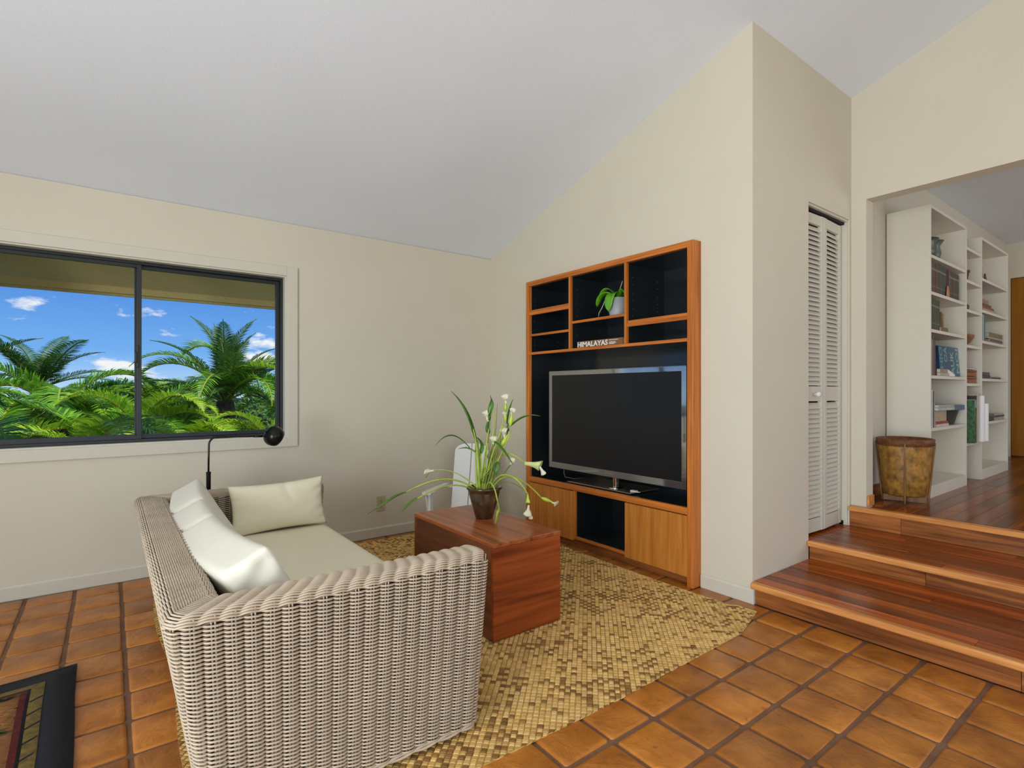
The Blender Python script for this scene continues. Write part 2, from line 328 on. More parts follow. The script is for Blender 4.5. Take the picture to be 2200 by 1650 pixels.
# baseboards
def bb(name, poly2, axis, a, b): return struct(MB().prism(poly2, axis, a, b).build(name, M_trim, bevel=.0025))
bb('baseboard_back', [(YW-.012, .002), (YW, .002), (YW, .085), (YW-.006, .085), (YW-.012, .074)], 0, XL, XT)
bb('baseboard_right', [(XT-.012, .002), (XT, .002), (XT, .085), (XT-.006, .085), (XT-.012, .074)], 1, YC-.012, cy0-.004)
bb('baseboard_right', [(XT-.012, .002), (XT, .002), (XT, .085), (XT-.006, .085), (XT-.012, .074)], 1, cy1+.004, YW-.012)
struct(MB().box(XT, XT+.016, YC-.012, YC, .002, .084).box(XT, XT+.010, YC-.006, YC, .084, .118).build('trim_1', M_trim, bevel=.002))
bb('baseboard_left', [(XL, .002), (XL+.012, .002), (XL+.012, .085), (XL, .085)], 1, 1.85, YW-.012)
# wooden baseboard of the upper room
m = MB().box(XS+.012, XS2, JY-.012, JY, ZF, ZF+.075); struct(m.build('baseboard_jamb', M_nose, bevel=.006))
struct(MB().box(XS2, 4.845, UY-.014, UY, ZF, ZF+.09).build('baseboard_upper_left', M_riser, bevel=.003))
struct(MB().box(7.24, UX, UY-.014, UY, ZF, ZF+.09).build('baseboard_upper_left', M_riser, bevel=.003))

# ------------------------------------------------------------------ tiled floor
M_grout = mat('grout', (0.19, 0.095, 0.052), 0.85, bump=0.5, bscale=120, mottle=0.25, scale=7)
def tile_material():
    m = bpy.data.materials.new('saltillo_tile'); m.use_nodes = True; nt = m.node_tree; b = nt.nodes['Principled BSDF']; L = nt.links.new
    b.inputs['Roughness'].default_value = 0.36; b.inputs['Specular IOR Level'].default_value = 0.32; b.inputs['Coat Weight'].default_value = 0.10; b.inputs['Coat Roughness'].default_value = 0.2
    m.diffuse_color = (.45, .18, .05, 1)
    geo = nt.nodes.new('ShaderNodeNewGeometry'); oi = nt.nodes.new('ShaderNodeObjectInfo')
    n1 = nt.nodes.new('ShaderNodeTexNoise'); n1.inputs['Scale'].default_value = 7; n1.inputs['Detail'].default_value = 5
    L(geo.outputs['Position'], n1.inputs['Vector'])
    r = nt.nodes.new('ShaderNodeValToRGB'); r.color_ramp.elements[0].position = .32; r.color_ramp.elements[1].position = .70
    r.color_ramp.elements[0].color = (.33, .105, .014, 1); r.color_ramp.elements[1].color = (.58, .215, .032, 1)
    L(n1.outputs['Fac'], r.inputs[0])
    n2 = nt.nodes.new('ShaderNodeTexNoise'); n2.inputs['Scale'].default_value = 26; n2.inputs['Detail'].default_value = 4; L(geo.outputs['Position'], n2.inputs['Vector'])
    r2 = nt.nodes.new('ShaderNodeValToRGB'); r2.color_ramp.elements[0].position = .63; r2.color_ramp.elements[1].position = .76
    L(n2.outputs['Fac'], r2.inputs[0])
    mx = nt.nodes.new('ShaderNodeMixRGB'); L(r.outputs[0], mx.inputs[1]); mx.inputs[2].default_value = (.15, .050, .014, 1)
    ml = nt.nodes.new('ShaderNodeMath'); ml.operation = 'MULTIPLY'; ml.inputs[1].default_value = .55; L(r2.outputs[0], ml.inputs[0]); L(ml.outputs[0], mx.inputs[0])
    hs = nt.nodes.new('ShaderNodeHueSaturation'); L(mx.outputs[0], hs.inputs['Color'])
    mr = nt.nodes.new('ShaderNodeMapRange'); mr.inputs[3].default_value = .80; mr.inputs[4].default_value = 1.15; L(oi.outputs['Random'], mr.inputs[0]); L(mr.outputs[0], hs.inputs['Value'])
    L(hs.outputs[0], b.inputs['Base Color'])
    n3 = nt.nodes.new('ShaderNodeTexNoise'); n3.inputs['Scale'].default_value = 14; n3.inputs['Detail'].default_value = 6; n3.inputs['Distortion'].default_value = .8; L(geo.outputs['Position'], n3.inputs['Vector'])
    bp = nt.nodes.new('ShaderNodeBump'); bp.inputs['Strength'].default_value = .62; bp.inputs['Distance'].default_value = .011; L(n3.outputs['Fac'], bp.inputs['Height']); L(bp.outputs[0], b.inputs['Normal'])
    return m
M_tile = tile_material()
floor = struct(MB().box(XL-.12, XS, YB-.12, YW+.02, -.08, -.004).build('floor', M_grout))
PX, PY = .2165, .2232
def tile_geo(mb, cx, cy, hx, hy, rng, base=-.006, top=.0):
    r = .010; pts = []
    for (sx, sy, a0) in ((1, 1, 0), (-1, 1, 90), (-1, -1, 180), (1, -1, 270)):
        jx, jy = rng.uniform(-.0022, .0022), rng.uniform(-.0022, .0022)
        for k in range(3):
            a = math.radians(a0+45*k); pts.append((sx*(hx-r)+r*math.cos(a)+jx, sy*(hy-r)+r*math.sin(a)+jy))
    n = len(pts); tilt = rng.uniform(-.004, .004), rng.uniform(-.004, .004)
    V = []
    for (k, z) in ((1.0, base), (1.0, top-.005), (1-.004/hx, top-.0018), (1-.011/hx, top)):
        V += [(cx+x*k, cy+y*k, z+(x*tilt[0]+y*tilt[1] if z > base else 0)) for x, y in pts]
    F = [(i*n+k, i*n+(k+1) % n, (i+1)*n+(k+1) % n, (i+1)*n+k) for i in range(3) for k in range(n)] + [tuple(range(3*n, 4*n))]
    mb.add(V, F)
rng = random.Random(3); GW = .0170
protos = []
for k in range(6):
    q = MB(); tile_geo(q, 0, 0, (PX-GW)/2, (PY-GW)/2, rng, base=-.006, top=.0035); me_o = q.build('tile', M_tile, floor, smooth=False); protos.append(me_o)
    me_o.data.polygons.foreach_set('use_smooth', [True]*len(me_o.data.polygons))
used = set(); field = MB()
def hidden(x, y):      # under the mat, the cabinet or behind the visible part
    return (.30 < x < 2.62 and 1.50 < y < 3.90)
for i in range(-24, 9):
    for j in range(-19, 14):
        x0 = 2.22+PX*i; y0 = 1.235+PY*j; x1 = x0+PX; y1 = y0+PY
        X0, X1, Y0, Y1 = max(x0, XL), x1, max(y0, YB), min(y1, YW-.013)
        if x0 > XT+.01 and True:
            continue
        if X1 > XT+.005: X1 = XT+.008
        if y1 < YC and False: pass
        if X1-X0 < .03 or Y1-Y0 < .03: continue
        cx, cy = (X0+X1)/2, (Y0+Y1)/2
        d = .601*cx+.799*cy; u = .799*cx-.601*cy
        vis = d > 1.15 and abs(u/d) < 1.12 and not hidden(cx, cy)
        full = (X1-X0 > PX-.001 and Y1-Y0 > PY-.001)
        if vis:
            if full:
                p = protos[rng.randrange(6)]
                if p.name not in used: used.add(p.name); o = p
                else: o = inst(p, floor)
                o.location = (cx, cy, 0); o.rotation_euler = (0, 0, rng.choice((0, PI)))
            else:
                q = MB(); tile_geo(q, cx, cy, (X1-X0-GW)/2, (Y1-Y0-GW)/2, rng, top=.0035); q.build('tile', M_tile, floor, smooth=True)
        else: tile_geo(field, cx, cy, (X1-X0-GW)/2, (Y1-Y0-GW)/2, rng, top=.0035)
field.build('tile_field', M_tile, floor, smooth=True, kind='stuff')
for p in protos:
    if p.name not in used: bpy.data.objects.remove(p)

# ------------------------------------------------------------------ wooden steps
st = thing('stairs', 'three polished dark red wooden steps with lighter nosings beside the white wall', 'stairs', (3.5, .5, 0))
def sp(o): o.location = o.location; o.parent = st; o.matrix_parent_inverse = Matrix.Translation((-3.5, -.5, 0)); return o
YR = -1.85
rng = random.Random(5)
# solid carriage under the treads
sp(MB().box(2.875, 3.53, YR, YC-.002, .006, Z1-.024).box(3.53, XS2-.02, YR, YC-.002, .006, Z2-.024).box(4.15, XS2-.02, YR, JY-.01, Z2-.024, ZF-.024).build('carriage', M_riser))
def tread(xn, x1, zt, ye, n, cuts):
    sp(MB().box(xn, xn+.045, YR, ye, zt-.034, zt).build('nosing', M_nose, bevel=.008, seg=3))
    w = (x1-xn-.045)/n
    for k in range(n):
        ys = [YR]+sorted(cuts[k % len(cuts)])+[ye]
        for a, b in zip(ys[:-1], ys[1:]):
            sp(box('plank', M_tread, xn+.045+w*k+.0006, xn+.045+w*(k+1)-.0006, a+.0005, b-.0005, zt-.022, zt-rng.uniform(0, .0006), bevel=.0012))
tread(2.812, 3.512, Z1, YC-.003, 8, [[.62, -.6], [-.2], [.30, -1.1], [1.12, -.4], [.05], [.88, -.9], [.45], [1.25, -.2]])
tread(3.478, 4.118, Z2, YC-.003, 7, [[.9, -.5], [.2], [1.1, -.3], [.55, -1.0], [.0], [1.2, .25], [.7]])
for xr, z0, z1, ye, ys in ((2.848, .004, Z1-.035, YC-.014, [.475]), (3.512, Z1, Z2-.035, YC-.003, [.965]), (4.118, Z2, ZF-.035, YC-.003, [1.263])):
    yy = [ye]+ys+[YR]
    for a, b in zip(yy[:-1], yy[1:]): sp(box('riser_board', M_riser, xr, xr+.024, b+.0008, a-.0008, z0, z1, bevel=.001))
sp(MB().box(4.090, 4.150, YR, YC-.003, ZF-.034, ZF).build('nosing', M_nose, bevel=.008, seg=3))
# upper floor of long boards
uf = struct(MB().box(4.152, UX, -2.5, UY, ZF-.06, ZF-.012).build('floor', M_riser))
rng = random.Random(9); w = .092; k = 0; y = UY-.003
while y > -1.6:
    x = 4.152; first = True
    while x < UX-.05:
        L_ = rng.uniform(.7, 2.2) if not first else rng.uniform(.3, 1.9); first = False
        x1 = min(x+L_, UX-.002); y_hi = y
        if x < XS2 and y > JY-.005:
            x = XS2+.002; 
            if x1 <= x+.1: x1 = x+.8
        box('plank', M_plank, x+.0006, x1-.0006, y-w+.0006, y_hi-.0006, ZF-.014, ZF-rng.uniform(0, .0006), uf, bevel=.0012); x = x1
    y -= w; k += 1
# amber door at the back of the upper room
d2 = struct(box('door_2', M_amber, UX+.02, UX+.06, .625, 1.550, ZF+.012, 2.54, bevel=.003))
MB().lathe([(.0, 0), (.026, 0), (.026, .012), (.012, .018), (.012, .045), (.028, .055), (.028, .075), (.0, .085)], (UX+.02, .70, 1.35), 16, (-1, 0, 0)).build('door_knob', M_chrome, d2, smooth=True)

struct(MB().box(dx0, 4.13, YC+.001, 2.3, Z2-.03, Z2-.001).build('floor', M_tread))
struct(MB().box(UX+.001, UX+.12, .62, 1.555, ZF-.06, ZF+.001).box(UX+.09, UX+.12, .5, 1.6, ZF, 2.7).build('threshold_light_block', M_riser))  # threshold, plus an added unseen board blocking light behind the amber door
# ------------------------------------------------------------------ louvred closet door
d1 = struct(MB().box(dx0, dx0+.012, YC+.010, YC+.09, Z2, dz1-.014).box(dx1-.012, dx1, YC+.010, YC+.09, Z2, dz1-.014).box(dx0, dx1, YC+.010, YC+.09, dz1-.014, dz1).build('door_1', M_trim, bevel=.001))
box('track', M_dark, dx0+.012, dx1-.012, YC+.028, YC+.060, dz1-.030, dz1-.014, d1)
def leaf(x0, x1, ya, yb, knob):
    """one louvred leaf hinged between two plan points"""
    z0, z1 = .262, 2.334; W_ = math.hypot(x1-x0, yb-ya); t = .026; ang = math.atan2(yb-ya, x1-x0)
    M = Matrix.Translation((x0, ya, 0)) @ Matrix.Rotation(ang, 4, 'Z')
    def bld(mb, name, mt=M_trim, par=None, bv=.002):
        o = mb.build(name, mt, par, bevel=bv); o.data.transform(M) ; return o
    sw = .040
    lf = bld(MB().box(0, sw, 0, t, z0, z1).box(W_-sw, W_, 0, t, z0, z1).box(sw, W_-sw, .002, t-.002, z0, .350).box(sw, W_-sw, .002, t-.002, 2.268, z1).box(sw, W_-sw, .002, t-.002, 1.113, 1.211), 'door_leaf', M_trim, d1)
    p = MB(); ww = W_-2*sw
    p.add([(0, .001, -.006), (ww, .001, -.006), (ww, .001, .004), (0, .001, .004), (0, .024, .026), (ww, .024, .026), (ww, .024, .034), (0, .024, .034)],
          [(0, 1, 2, 3), (4, 7, 6, 5), (3, 2, 6, 7), (0, 4, 5, 1), (0, 3, 7, 4), (1, 5, 6, 2)])
    pr = p.build('slat', M_trim, lf); first = True
    for za, zb in ((.362, 1.100), (1.222, 2.258)):
        n = int(round((zb-za)/.0303)); 
        for k in range(n):
            z = za+(zb-za)*k/n
            if first: o = pr; first = False
            else: o = inst(pr, lf)
            o.location = M @ Vector((sw, 0, z)); o.rotation_euler = (0, 0, ang)
    if knob:
        c = M @ Vector((.145, 0, 1.158)); MB().lathe([(0, 0), (.010, 0), (.009, .012), (.016, .020), (.018, .030), (.012, .038), (0, .040)], c, 16, (0, -1, 0)).build('knob', M_chairw, lf, smooth=True)
leaf(3.522, 3.800, 1.606, 1.596, True)
leaf(3.803, 4.098, 1.596, 1.610, False)
box('pivot_bracket', M_bronze, 4.098, 4.112, 1.600, 1.625, Z2+.002, Z2+.030, d1)
# ------------------------------------------------------------------ entertainment cabinet
cb = thing('media_cabinet', 'tall built-in wooden television cabinet with black shelves set in the wall', 'cabinet', (2.95, 2.69, 0))
def cp(o, par=None):
    o.parent = par or cb
    if par is None: o.matrix_parent_inverse = Matrix.Translation((-2.95, -2.69, 0))
    return o
FX = 2.768; BX = 3.187; fw = .041
a0, a1 = cy0+.002, cy1-.002
cp(MB().box(FX, BX, a0, a0+.022, .004, cz1-.002).box(FX, FX+.03, a0+.022, a0+fw, .004, cz1-fw).build('side_panel', M_cabV, bevel=.002))
cp(MB().box(FX, BX, a1-.022, a1, .004, cz1-.002).box(FX, FX+.03, a1-fw, a1-.022, .004, cz1-fw).build('side_panel', M_cabV, bevel=.002))
cp(MB().box(FX, BX, a0+.022, a1-.022, cz1-.024, cz1-.002).box(FX, FX+.03, a0+.022, a1-.022, cz1-fw, cz1-.024).build('top_panel', M_cabY, bevel=.002))
yi0, yi1 = a0+.022, a1-.022
cp(MB().box(BX-.012, BX-.001, yi0, yi1, .07, cz1-.03).box(FX+.032, BX-.012, yi0, yi0+.006, .44, cz1-.045).box(FX+.032, BX-.012, yi1-.006, yi1, .44, cz1-.045).box(FX+.032, BX-.012, yi0, yi1, cz1-.045, cz1-.041).build('lining', M_lam))
# transom between shelves and television bay
cp(MB().box(FX+.002, FX+.026, yi0+.019, yi1-.019, 1.478, 1.498).build('shelf_edge', M_cabY, bevel=.001))
cp(box('shelf_board', M_lam, FX+.026, BX-.012, yi0+.006, yi1-.006, 1.479, 1.497))
def divider(y):
    cp(MB().box(FX+.002, FX+.026, y-.010, y+.010, 1.499, cz1-fw).build('divider_edge', M_cabV, bevel=.001)); cp(box('divider', M_lam, FX+.026, BX-.012, y-.009, y+.009, 1.499, cz1-.046))
D1, D2 = 2.963, 2.417
divider(D1); divider(D2)
def shelf(ya, yb, z, dbl=False):
    o = cp(MB().box(FX+.012, FX+.034, ya, yb, z-.018, z).build('shelf_edge', M_cabY, bevel=.001)); cp(box('shelf_board', M_lam, FX+.034, BX-.013, ya, yb, z-.017, z-.001))
    if dbl: cp(MB().box(FX+.004, FX+.024, ya, yb, z-.042, z-.019).build('shelf_edge', M_cabY, bevel=.001))
shelf(D1+.011, yi1-.02, 1.845, True); shelf(D1+.011, yi1-.02, 1.648)
shelf(D2+.011, D1-.011, 1.704); shelf(yi0+.02, D2-.011, 1.652, True)
# shelf pin holes, small proud discs on the dividers
pins = MB()
for yy, zz in ((yi1-.0065, (1.56, 1.60, 1.64, 1.69, 1.72, 1.76, 1.89, 1.93)), (D1-.0095, (1.55, 1.60, 1.65, 1.75, 1.80, 1.85, 1.90, 1.95)), (D2-.0095, (1.69, 1.74, 1.79, 1.84, 1.90, 1.95))):
    for xx in (FX+.07, BX-.09):
        for z in zz: pins.lathe([(0, .0008), (.003, .0008), (.003, 0)], (xx, yy, z), 8, (0, -1, 0))
o = pins.build('shelf_pin_hole', mat('pin_metal', (.4, .4, .38), .3, .8)); o['kind'] = 'stuff'; cp(o)
# ledge and lower cupboards
cp(MB().box(FX, FX+.028, yi0+.019, yi1-.019, .436, .478).build('ledge_edge', M_cabY, bevel=.002)); cp(box('ledge', M_lam, FX+.028, BX-.012, yi0+.006, yi1-.006, .458, .477))
q0, q1 = 2.426, 2.905
cp(MB().box(FX+.01, FX+.030, q0, q1, .075, .094).build('bottom_edge', M_cabY, bevel=.001)); cp(box('bottom_board', M_lam, FX+.030, BX-.012, q0, q1, .076, .093))
cp(box('divider', M_lam, FX+.026, BX-.012, q0-.012, q0, .075, .436)); cp(box('divider', M_lam, FX+.026, BX-.012, q1, q1+.012, .075, .436))
for ya, yb in ((yi0+.022, q0-.002), (q1+.022, yi1-.022)):
    d_ = cp(MB().box(FX+.004, FX+.024, ya, yb, .062, .430).build('cupboard_door', M_door, bevel=.0015))
cp(MB().box(FX+.006, FX+.028, q1+.002, q1+.019, .075, .434).build('stile', M_cabV, bevel=.001))
cp(box('toe_kick', M_riser, FX+.055, FX+.075, yi0, yi1, .004, .072))

# ------------------------------------------------------------------ television
tv = thing('television', 'large flat black television on a glass swivel stand in the cabinet', 'television', (2.83, 2.596, .478))
def tp(o): o.parent = tv; o.matrix_parent_inverse = Matrix.Translation((-2.83, -2.596, -.478)); return o
ty0, ty1, tz0, tz1 = 1.962, 3.232, .578, 1.335; TX = 2.802
tp(MB().box(TX+.006, TX+.030, ty0+.01, ty1-.01, tz0+.012, tz1-.01).box(TX+.030, TX+.060, ty0+.2, ty1-.2, tz0+.06, tz1-.2).build('housing', M_black, bevel=.004))
bz = MB(); sy0, sy1, sz0, sz1 = 1.998, 3.198, .622, 1.302
for a in ((ty0+.003, sy0, tz0+.003, tz1-.003), (sy1, ty1-.003, tz0+.003, tz1-.003)): bz.box(TX, TX+.006, *a)
bz.box(TX, TX+.006, sy0, sy1, sz1, tz1-.003); bz.box(TX, TX+.006, sy0, sy1, tz0+.003, sz0)
tp(bz.build('bezel', M_bezel, bevel=.001))
tp(box('screen', M_screen, TX+.002, TX+.006, sy0, sy1, sz0, sz1))
rm = MB(); rm.box(TX-.001, TX+.007, ty0, ty0+.003, tz0, tz1).box(TX-.001, TX+.007, ty1-.003, ty1, tz0, tz1).box(TX-.001, TX+.007, ty0, ty1, tz1-.003, tz1).box(TX-.001, TX+.007, ty0, ty1, tz0, tz0+.003)
tp(rm.build('edge_rim', M_clear))
o = text('SAMSUNG', .016, M_chrome, None, loc=(TX-.0004, 2.634, .596), M=axes((0, -1, 0), (0, 0, 1), (-1, 0, 0)), depth=.0004, width=.072, bold=.0006); tp(o)
tp(MB().box(TX+.01, TX+.31, 2.40, 3.02, .484, .492).build('stand_plate', mat('smoked_glass', (.34, .29, .22), .12, metal=.7), bevel=.003))
tp(MB().box(TX+.004, TX+.010, 2.40, 3.02, .484, .492).build('plate_edge', M_chrome)); tp(MB().box(TX+.05, TX+.27, 2.45, 2.97, .4785, .484).build('stand_foot', M_black))
tp(MB().lathe([(.0, .492), (.020, .492), (.020, tz0+.03), (0, tz0+.03)], (TX+.075, 2.60, 0), 20).lathe([(0, .492), (.055, .492), (.052, .498), (.02, .500)], (TX+.075, 2.60, 0), 24).build('stand_neck', M_chrome, smooth=False, bevel=.001))
cbl = tag(MB().tube([(2.87, 3.13, .58), (2.872, 3.135, .53), (2.88, 3.13, .50), (2.95, 3.10, .483), (3.10, 3.08, .483)], .003, 6).build('cable', mat('grey_cable', (.25, .25, .25), .5), smooth=True), 'thin grey cable hanging behind the lower left of the television', 'cable')
rmt = tag(MB().box(2.845, 2.875, 2.395, 2.44, .4925, .503).box(2.85, 2.872, 2.37, 2.40, .4925, .498).build('remote_receiver', M_chairw, bevel=.004), 'small white gadget lying on the television stand plate', 'remote')

# orchid on the shelf
oc = thing('orchid', 'small potted orchid with broad glossy green leaves on the cabinet shelf', 'plant', (2.90, 2.60, 1.7045))
def op(o): o.parent = oc; return o
op(MB().lathe([(0, 0), (.052, 0), (.058, .02), (.074, .135), (.068, .135), (.060, .125), (0, .122)], (0, 0, 0), 24).build('pot', M_grayp, smooth=True))
op(MB().lathe([(0, .128), (.04, .130), (.066, .124)], (0, 0, 0), 20).build('potting_bark', M_soil, smooth=True))
def blade(path, width, fold=.15, n=5, tipw=.05, prof=None):
    """leaf blade following a 3-D path; width profile along it"""
    P = [Vector(p) for p in path]; m = len(P); rows = []
    for i, p in enumerate(P):
        t = (P[min(i+1, m-1)]-P[max(i-1, 0)]).normalized(); s_ = t.cross(Vector((0, 0, 1)))
        s_ = s_.normalized() if s_.length > .05 else Vector((.8, -.6, 0)); nrm = s_.cross(t).normalized()
        a = i/(m-1); w_ = width*(prof(a) if prof else (max(tipw, math.sin(PI*min(1, a*.92+.08))**.7)))
        rows.append([p + s_*w_*(j/(n-1)-.5)*2 - nrm*(-1)*fold*w_*abs(j/(n-1)-.5)*2 for j in range(n)])
    return rows
def bez(p0, p1, p2, p3, n=14):
    p0, p1, p2, p3 = map(Vector, (p0, p1, p2, p3)); r = []
    for i in range(n):
        t = i/(n-1); r.append(p0*(1-t)**3+p1*3*t*(1-t)**2+p2*3*t*t*(1-t)+p3*t**3)
    return r
fat = lambda a: max(.03, (math.sin(PI*a**1.15))**.55)
for pts, w_ in (((( 0, .01, .13), (-.01, .05, .24), (-.02, .12, .23), (-.03, .155, .13)), .030), (((0, .01, .13), (-.05, .05, .21), (-.06, .11, .17), (-.05, .155, .09)), .034),
               (((-.01, 0, .13), (-.03, .0, .21), (-.09, .005, .15), (-.095, .00, .035)), .044), (((0, -.01, .13), (0, -.04, .22), (-.01, -.09, .19), (-.02, -.115, .11)), .032), (((.01, .0, .13), (.05, .0, .2), (.08, .01, .16), (.10, .02, .12)), .03)):
    op(MB().sheet(blade(bez(*pts), w_, .25, 7, prof=fat)).build('leaf', M_orch, smooth=True, solid=.003))
op(MB().tube(bez((0, -.005, .13), (0, -.01, .18), (0, -.03, .22), (.0, -.045, .255), 8), [.003]*7+[.0015], 6).build('stem', mat('pale_stem', (.5, .5, .4), .5), smooth=True))
op(MB().tube([(-.02, .04, .14), (-.055, .075, .12), (-.065, .09, .075), (-.07, .115, .04), (-.06, .13, .015)], .003, 6).build('aerial_root', mat('pale_stem'), smooth=True))
# book lying on the transom
hb = thing('book', 'thick brown book with HIMALAYAS in white on its spine, lying flat', 'book', (2.86, 2.66, 1.499))
def hp(o): o.parent = hb; o.matrix_parent_inverse = Matrix.Translation((-2.86, -2.66, -1.499)); return o
M_spine = mat('brown_book_cloth', (.22, .095, .030), .6)
hp(MB().box(2.776, 2.780, 2.445, 2.885, 1.499, 1.5445).box(2.780, 3.04, 2.445, 2.885, 1.499, 1.502).box(2.780, 3.04, 2.445, 2.885, 1.5415, 1.5445).build('cover', M_spine, bevel=.001))
hp(box('page_block', mat('paper', (.62, .58, .48), .8), 2.781, 3.035, 2.45, 2.88, 1.5025, 1.541))
o = text('HIMALAYAS', .050, M_chairw, None, loc=(2.7755, 2.880, 1.5040), M=axes((0, -1, 0), (0, 0, 1), (-1, 0, 0)), depth=.0004, width=.300, bold=.0014); hp(o)
o = MB()
for z_, l_ in ((1.533, .085), (1.527, .0), (1.519, .06), (1.512, .065), (1.506, .05)):
    if l_: o.box(2.7750, 2.7758, 2.568-l_, 2.568, z_, z_+.0035)
hp(o.build('small_print', M_chairw))

# ------------------------------------------------------------------ woven mat
def woven_mat():
    rng = random.Random(21); root = thing('woven_mat', 'large straw coloured woven floor mat under the wicker sofa and wooden box table', 'mat', (1.5, 2.7, 0))
    x0, x1, y0, y1 = .195, 2.735, 1.392, 4.0; c = .0215
    def inside(x, y):
        xr = x1 + .022*math.sin(y*2.1+.4) + (.025 if y < 1.62 else 0); yn = y0+.010*math.sin(x*3.2) + (.09*max(0, (x-2.45)/.3) if x > 2.45 else 0)
        xl = x0+.012*math.sin(y*5+1)
        return xl-c*.7 < x < xr+c*.7 and yn-c*.7 < y < y1+c*.7
    co_, si = math.cos(PI/4), math.sin(PI/4)
    V = []; F = []; COL = []; n = int(4.2/c)
    base = np.array([.66, .41, .130]); dk = np.array([.27, .145, .045]); li = np.array([.84, .58, .23])
    from mathutils import noise
    def place(u0, v0, lu, lv, over):
        cu, cv = u0+lu/2, v0+lv/2
        x = 1.45+cu*co_-cv*si; y = 2.7+cu*si+cv*co_
        if not inside(x, y): return
        def clampxy(X, Y):
            X += 1.5; Y += 2.7
            xr = x1+.022*math.sin(Y*2.1+.4)+(.025 if Y < 1.62 else 0); xl = x0+.012*math.sin(Y*5+1); X = min(max(X, xl), xr)
            yn = y0+.010*math.sin(X*3.2)+(.09*max(0, (X-2.45)/.3) if X > 2.45 else 0); return X-1.5, min(max(Y, yn+rng.uniform(0, .002)), y1)-2.7
        g = c*.045; hz = .0042 if over else .0042
        us = (u0+g, u0+lu-g); vs = (v0+g, v0+lv-g)
        k = len(V)
        long_u = over
        ring = []
        for (u, v) in ((us[0], vs[0]), (us[1], vs[0]), (us[1], vs[1]), (us[0], vs[1])):
            ring.append((u, v))
        def P(u, v, z):
            a_, b_ = clampxy(1.45+u*co_-v*si-1.5, 2.7+u*si+v*co_-2.7); return (a_, b_, z)
        wav = .0015*noise.noise(Vector((x*3, y*3, 0)))
        for (u, v) in ring: V.append(P(u, v, .0040+wav))
        cx_, cy_ = .13*c, .13*c
        if long_u: cx_ = .24*c
        else: cy_ = .24*c
        h = .0076+wav+rng.uniform(0, .0007)
        for (u, v), (a, b) in zip(ring, ((1, 1), (-1, 1), (-1, -1), (1, -1))): V.append(P(u+a*cx_, v+b*cy_, h))
        fs = [(k+4, k+5, k+6, k+7)] + [(k+i, k+(i+1) % 4, k+4+(i+1) % 4, k+4+i) for i in range(4)]
        F.extend(fs)
        # colour follows the strip, with weathered patches
        sid = (round(cv/c) if long_u else 1000+round(cu/c)); r2 = random.Random(sid*77+3)
        t = .5+.5*noise.noise(Vector((x*1.7, y*1.7, 3)))
        p = .10+.42*max(0, t-.35)+ (.34 if r2.random() < .22 else 0)
        p = (min(.75, max(.06, 1.5*max(0, t-.36)+.25*noise.noise(Vector((cu*5, cv*5, 7))))+(.35 if r2.random() < .2 else 0)) if not long_u else (.05+.25*max(0, t-.5)+(.22 if r2.random() < .12 else 0)))
        if rng.random() < p: col = dk*rng.uniform(.8, 1.35)
        else: col = base*(1-.5)+li*.5 if rng.random() < .5 else base*rng.uniform(.86, 1.05)
        col = col*(r2.uniform(.88, 1.08))
        COL.extend([tuple(col)]*5)
    for i in range(-n//2, n//2):
        for j in range(-n//2, n//2):
            if (i+j) % 2: place((i-.08)*c, j*c, 1.16*c, c, True)
            else: place(i*c, (j-.08)*c, c, 1.16*c, False)
    mb = MB(); mb.v = V; mb.f = F; mb.m = [0]*len(F); mb.c = COL
    o = mb.build('straw_weave', attr_mat('straw', .6, .25, 260, spec=.15), root, kind='stuff')
    # backing sheet, slightly smaller
    q = MB(); N_ = 60; rows = []
    ol = []
    for k in range(N_): y = y0+(y1-y0)*k/(N_-1); ol.append((x0+.012*math.sin(y*5+1)+.004-1.5, max(y, y0+.014)-2.7))
    orr = []
    for k in range(N_):
        y = y0+(y1-y0)*k/(N_-1); xr = x1+.022*math.sin(y*2.1+.4)+(.025 if y < 1.62 else 0)-.006; orr.append((xr-1.5, max(y, y0+.014+ .10*max(0, (xr-2.45)/.3)*(1 if k == 0 else 0))-2.7))
    q.sheet([[(a[0]+(b[0]-a[0])*t, a[1]+(b[1]-a[1])*t, .0045) for t in (0, .25, .5, .75, 1)] for a, b in zip(ol[4:], orr[4:])])
    q.build('backing', mat('mat_backing', (.24, .14, .05), .9), root)
    return root
woven_mat()

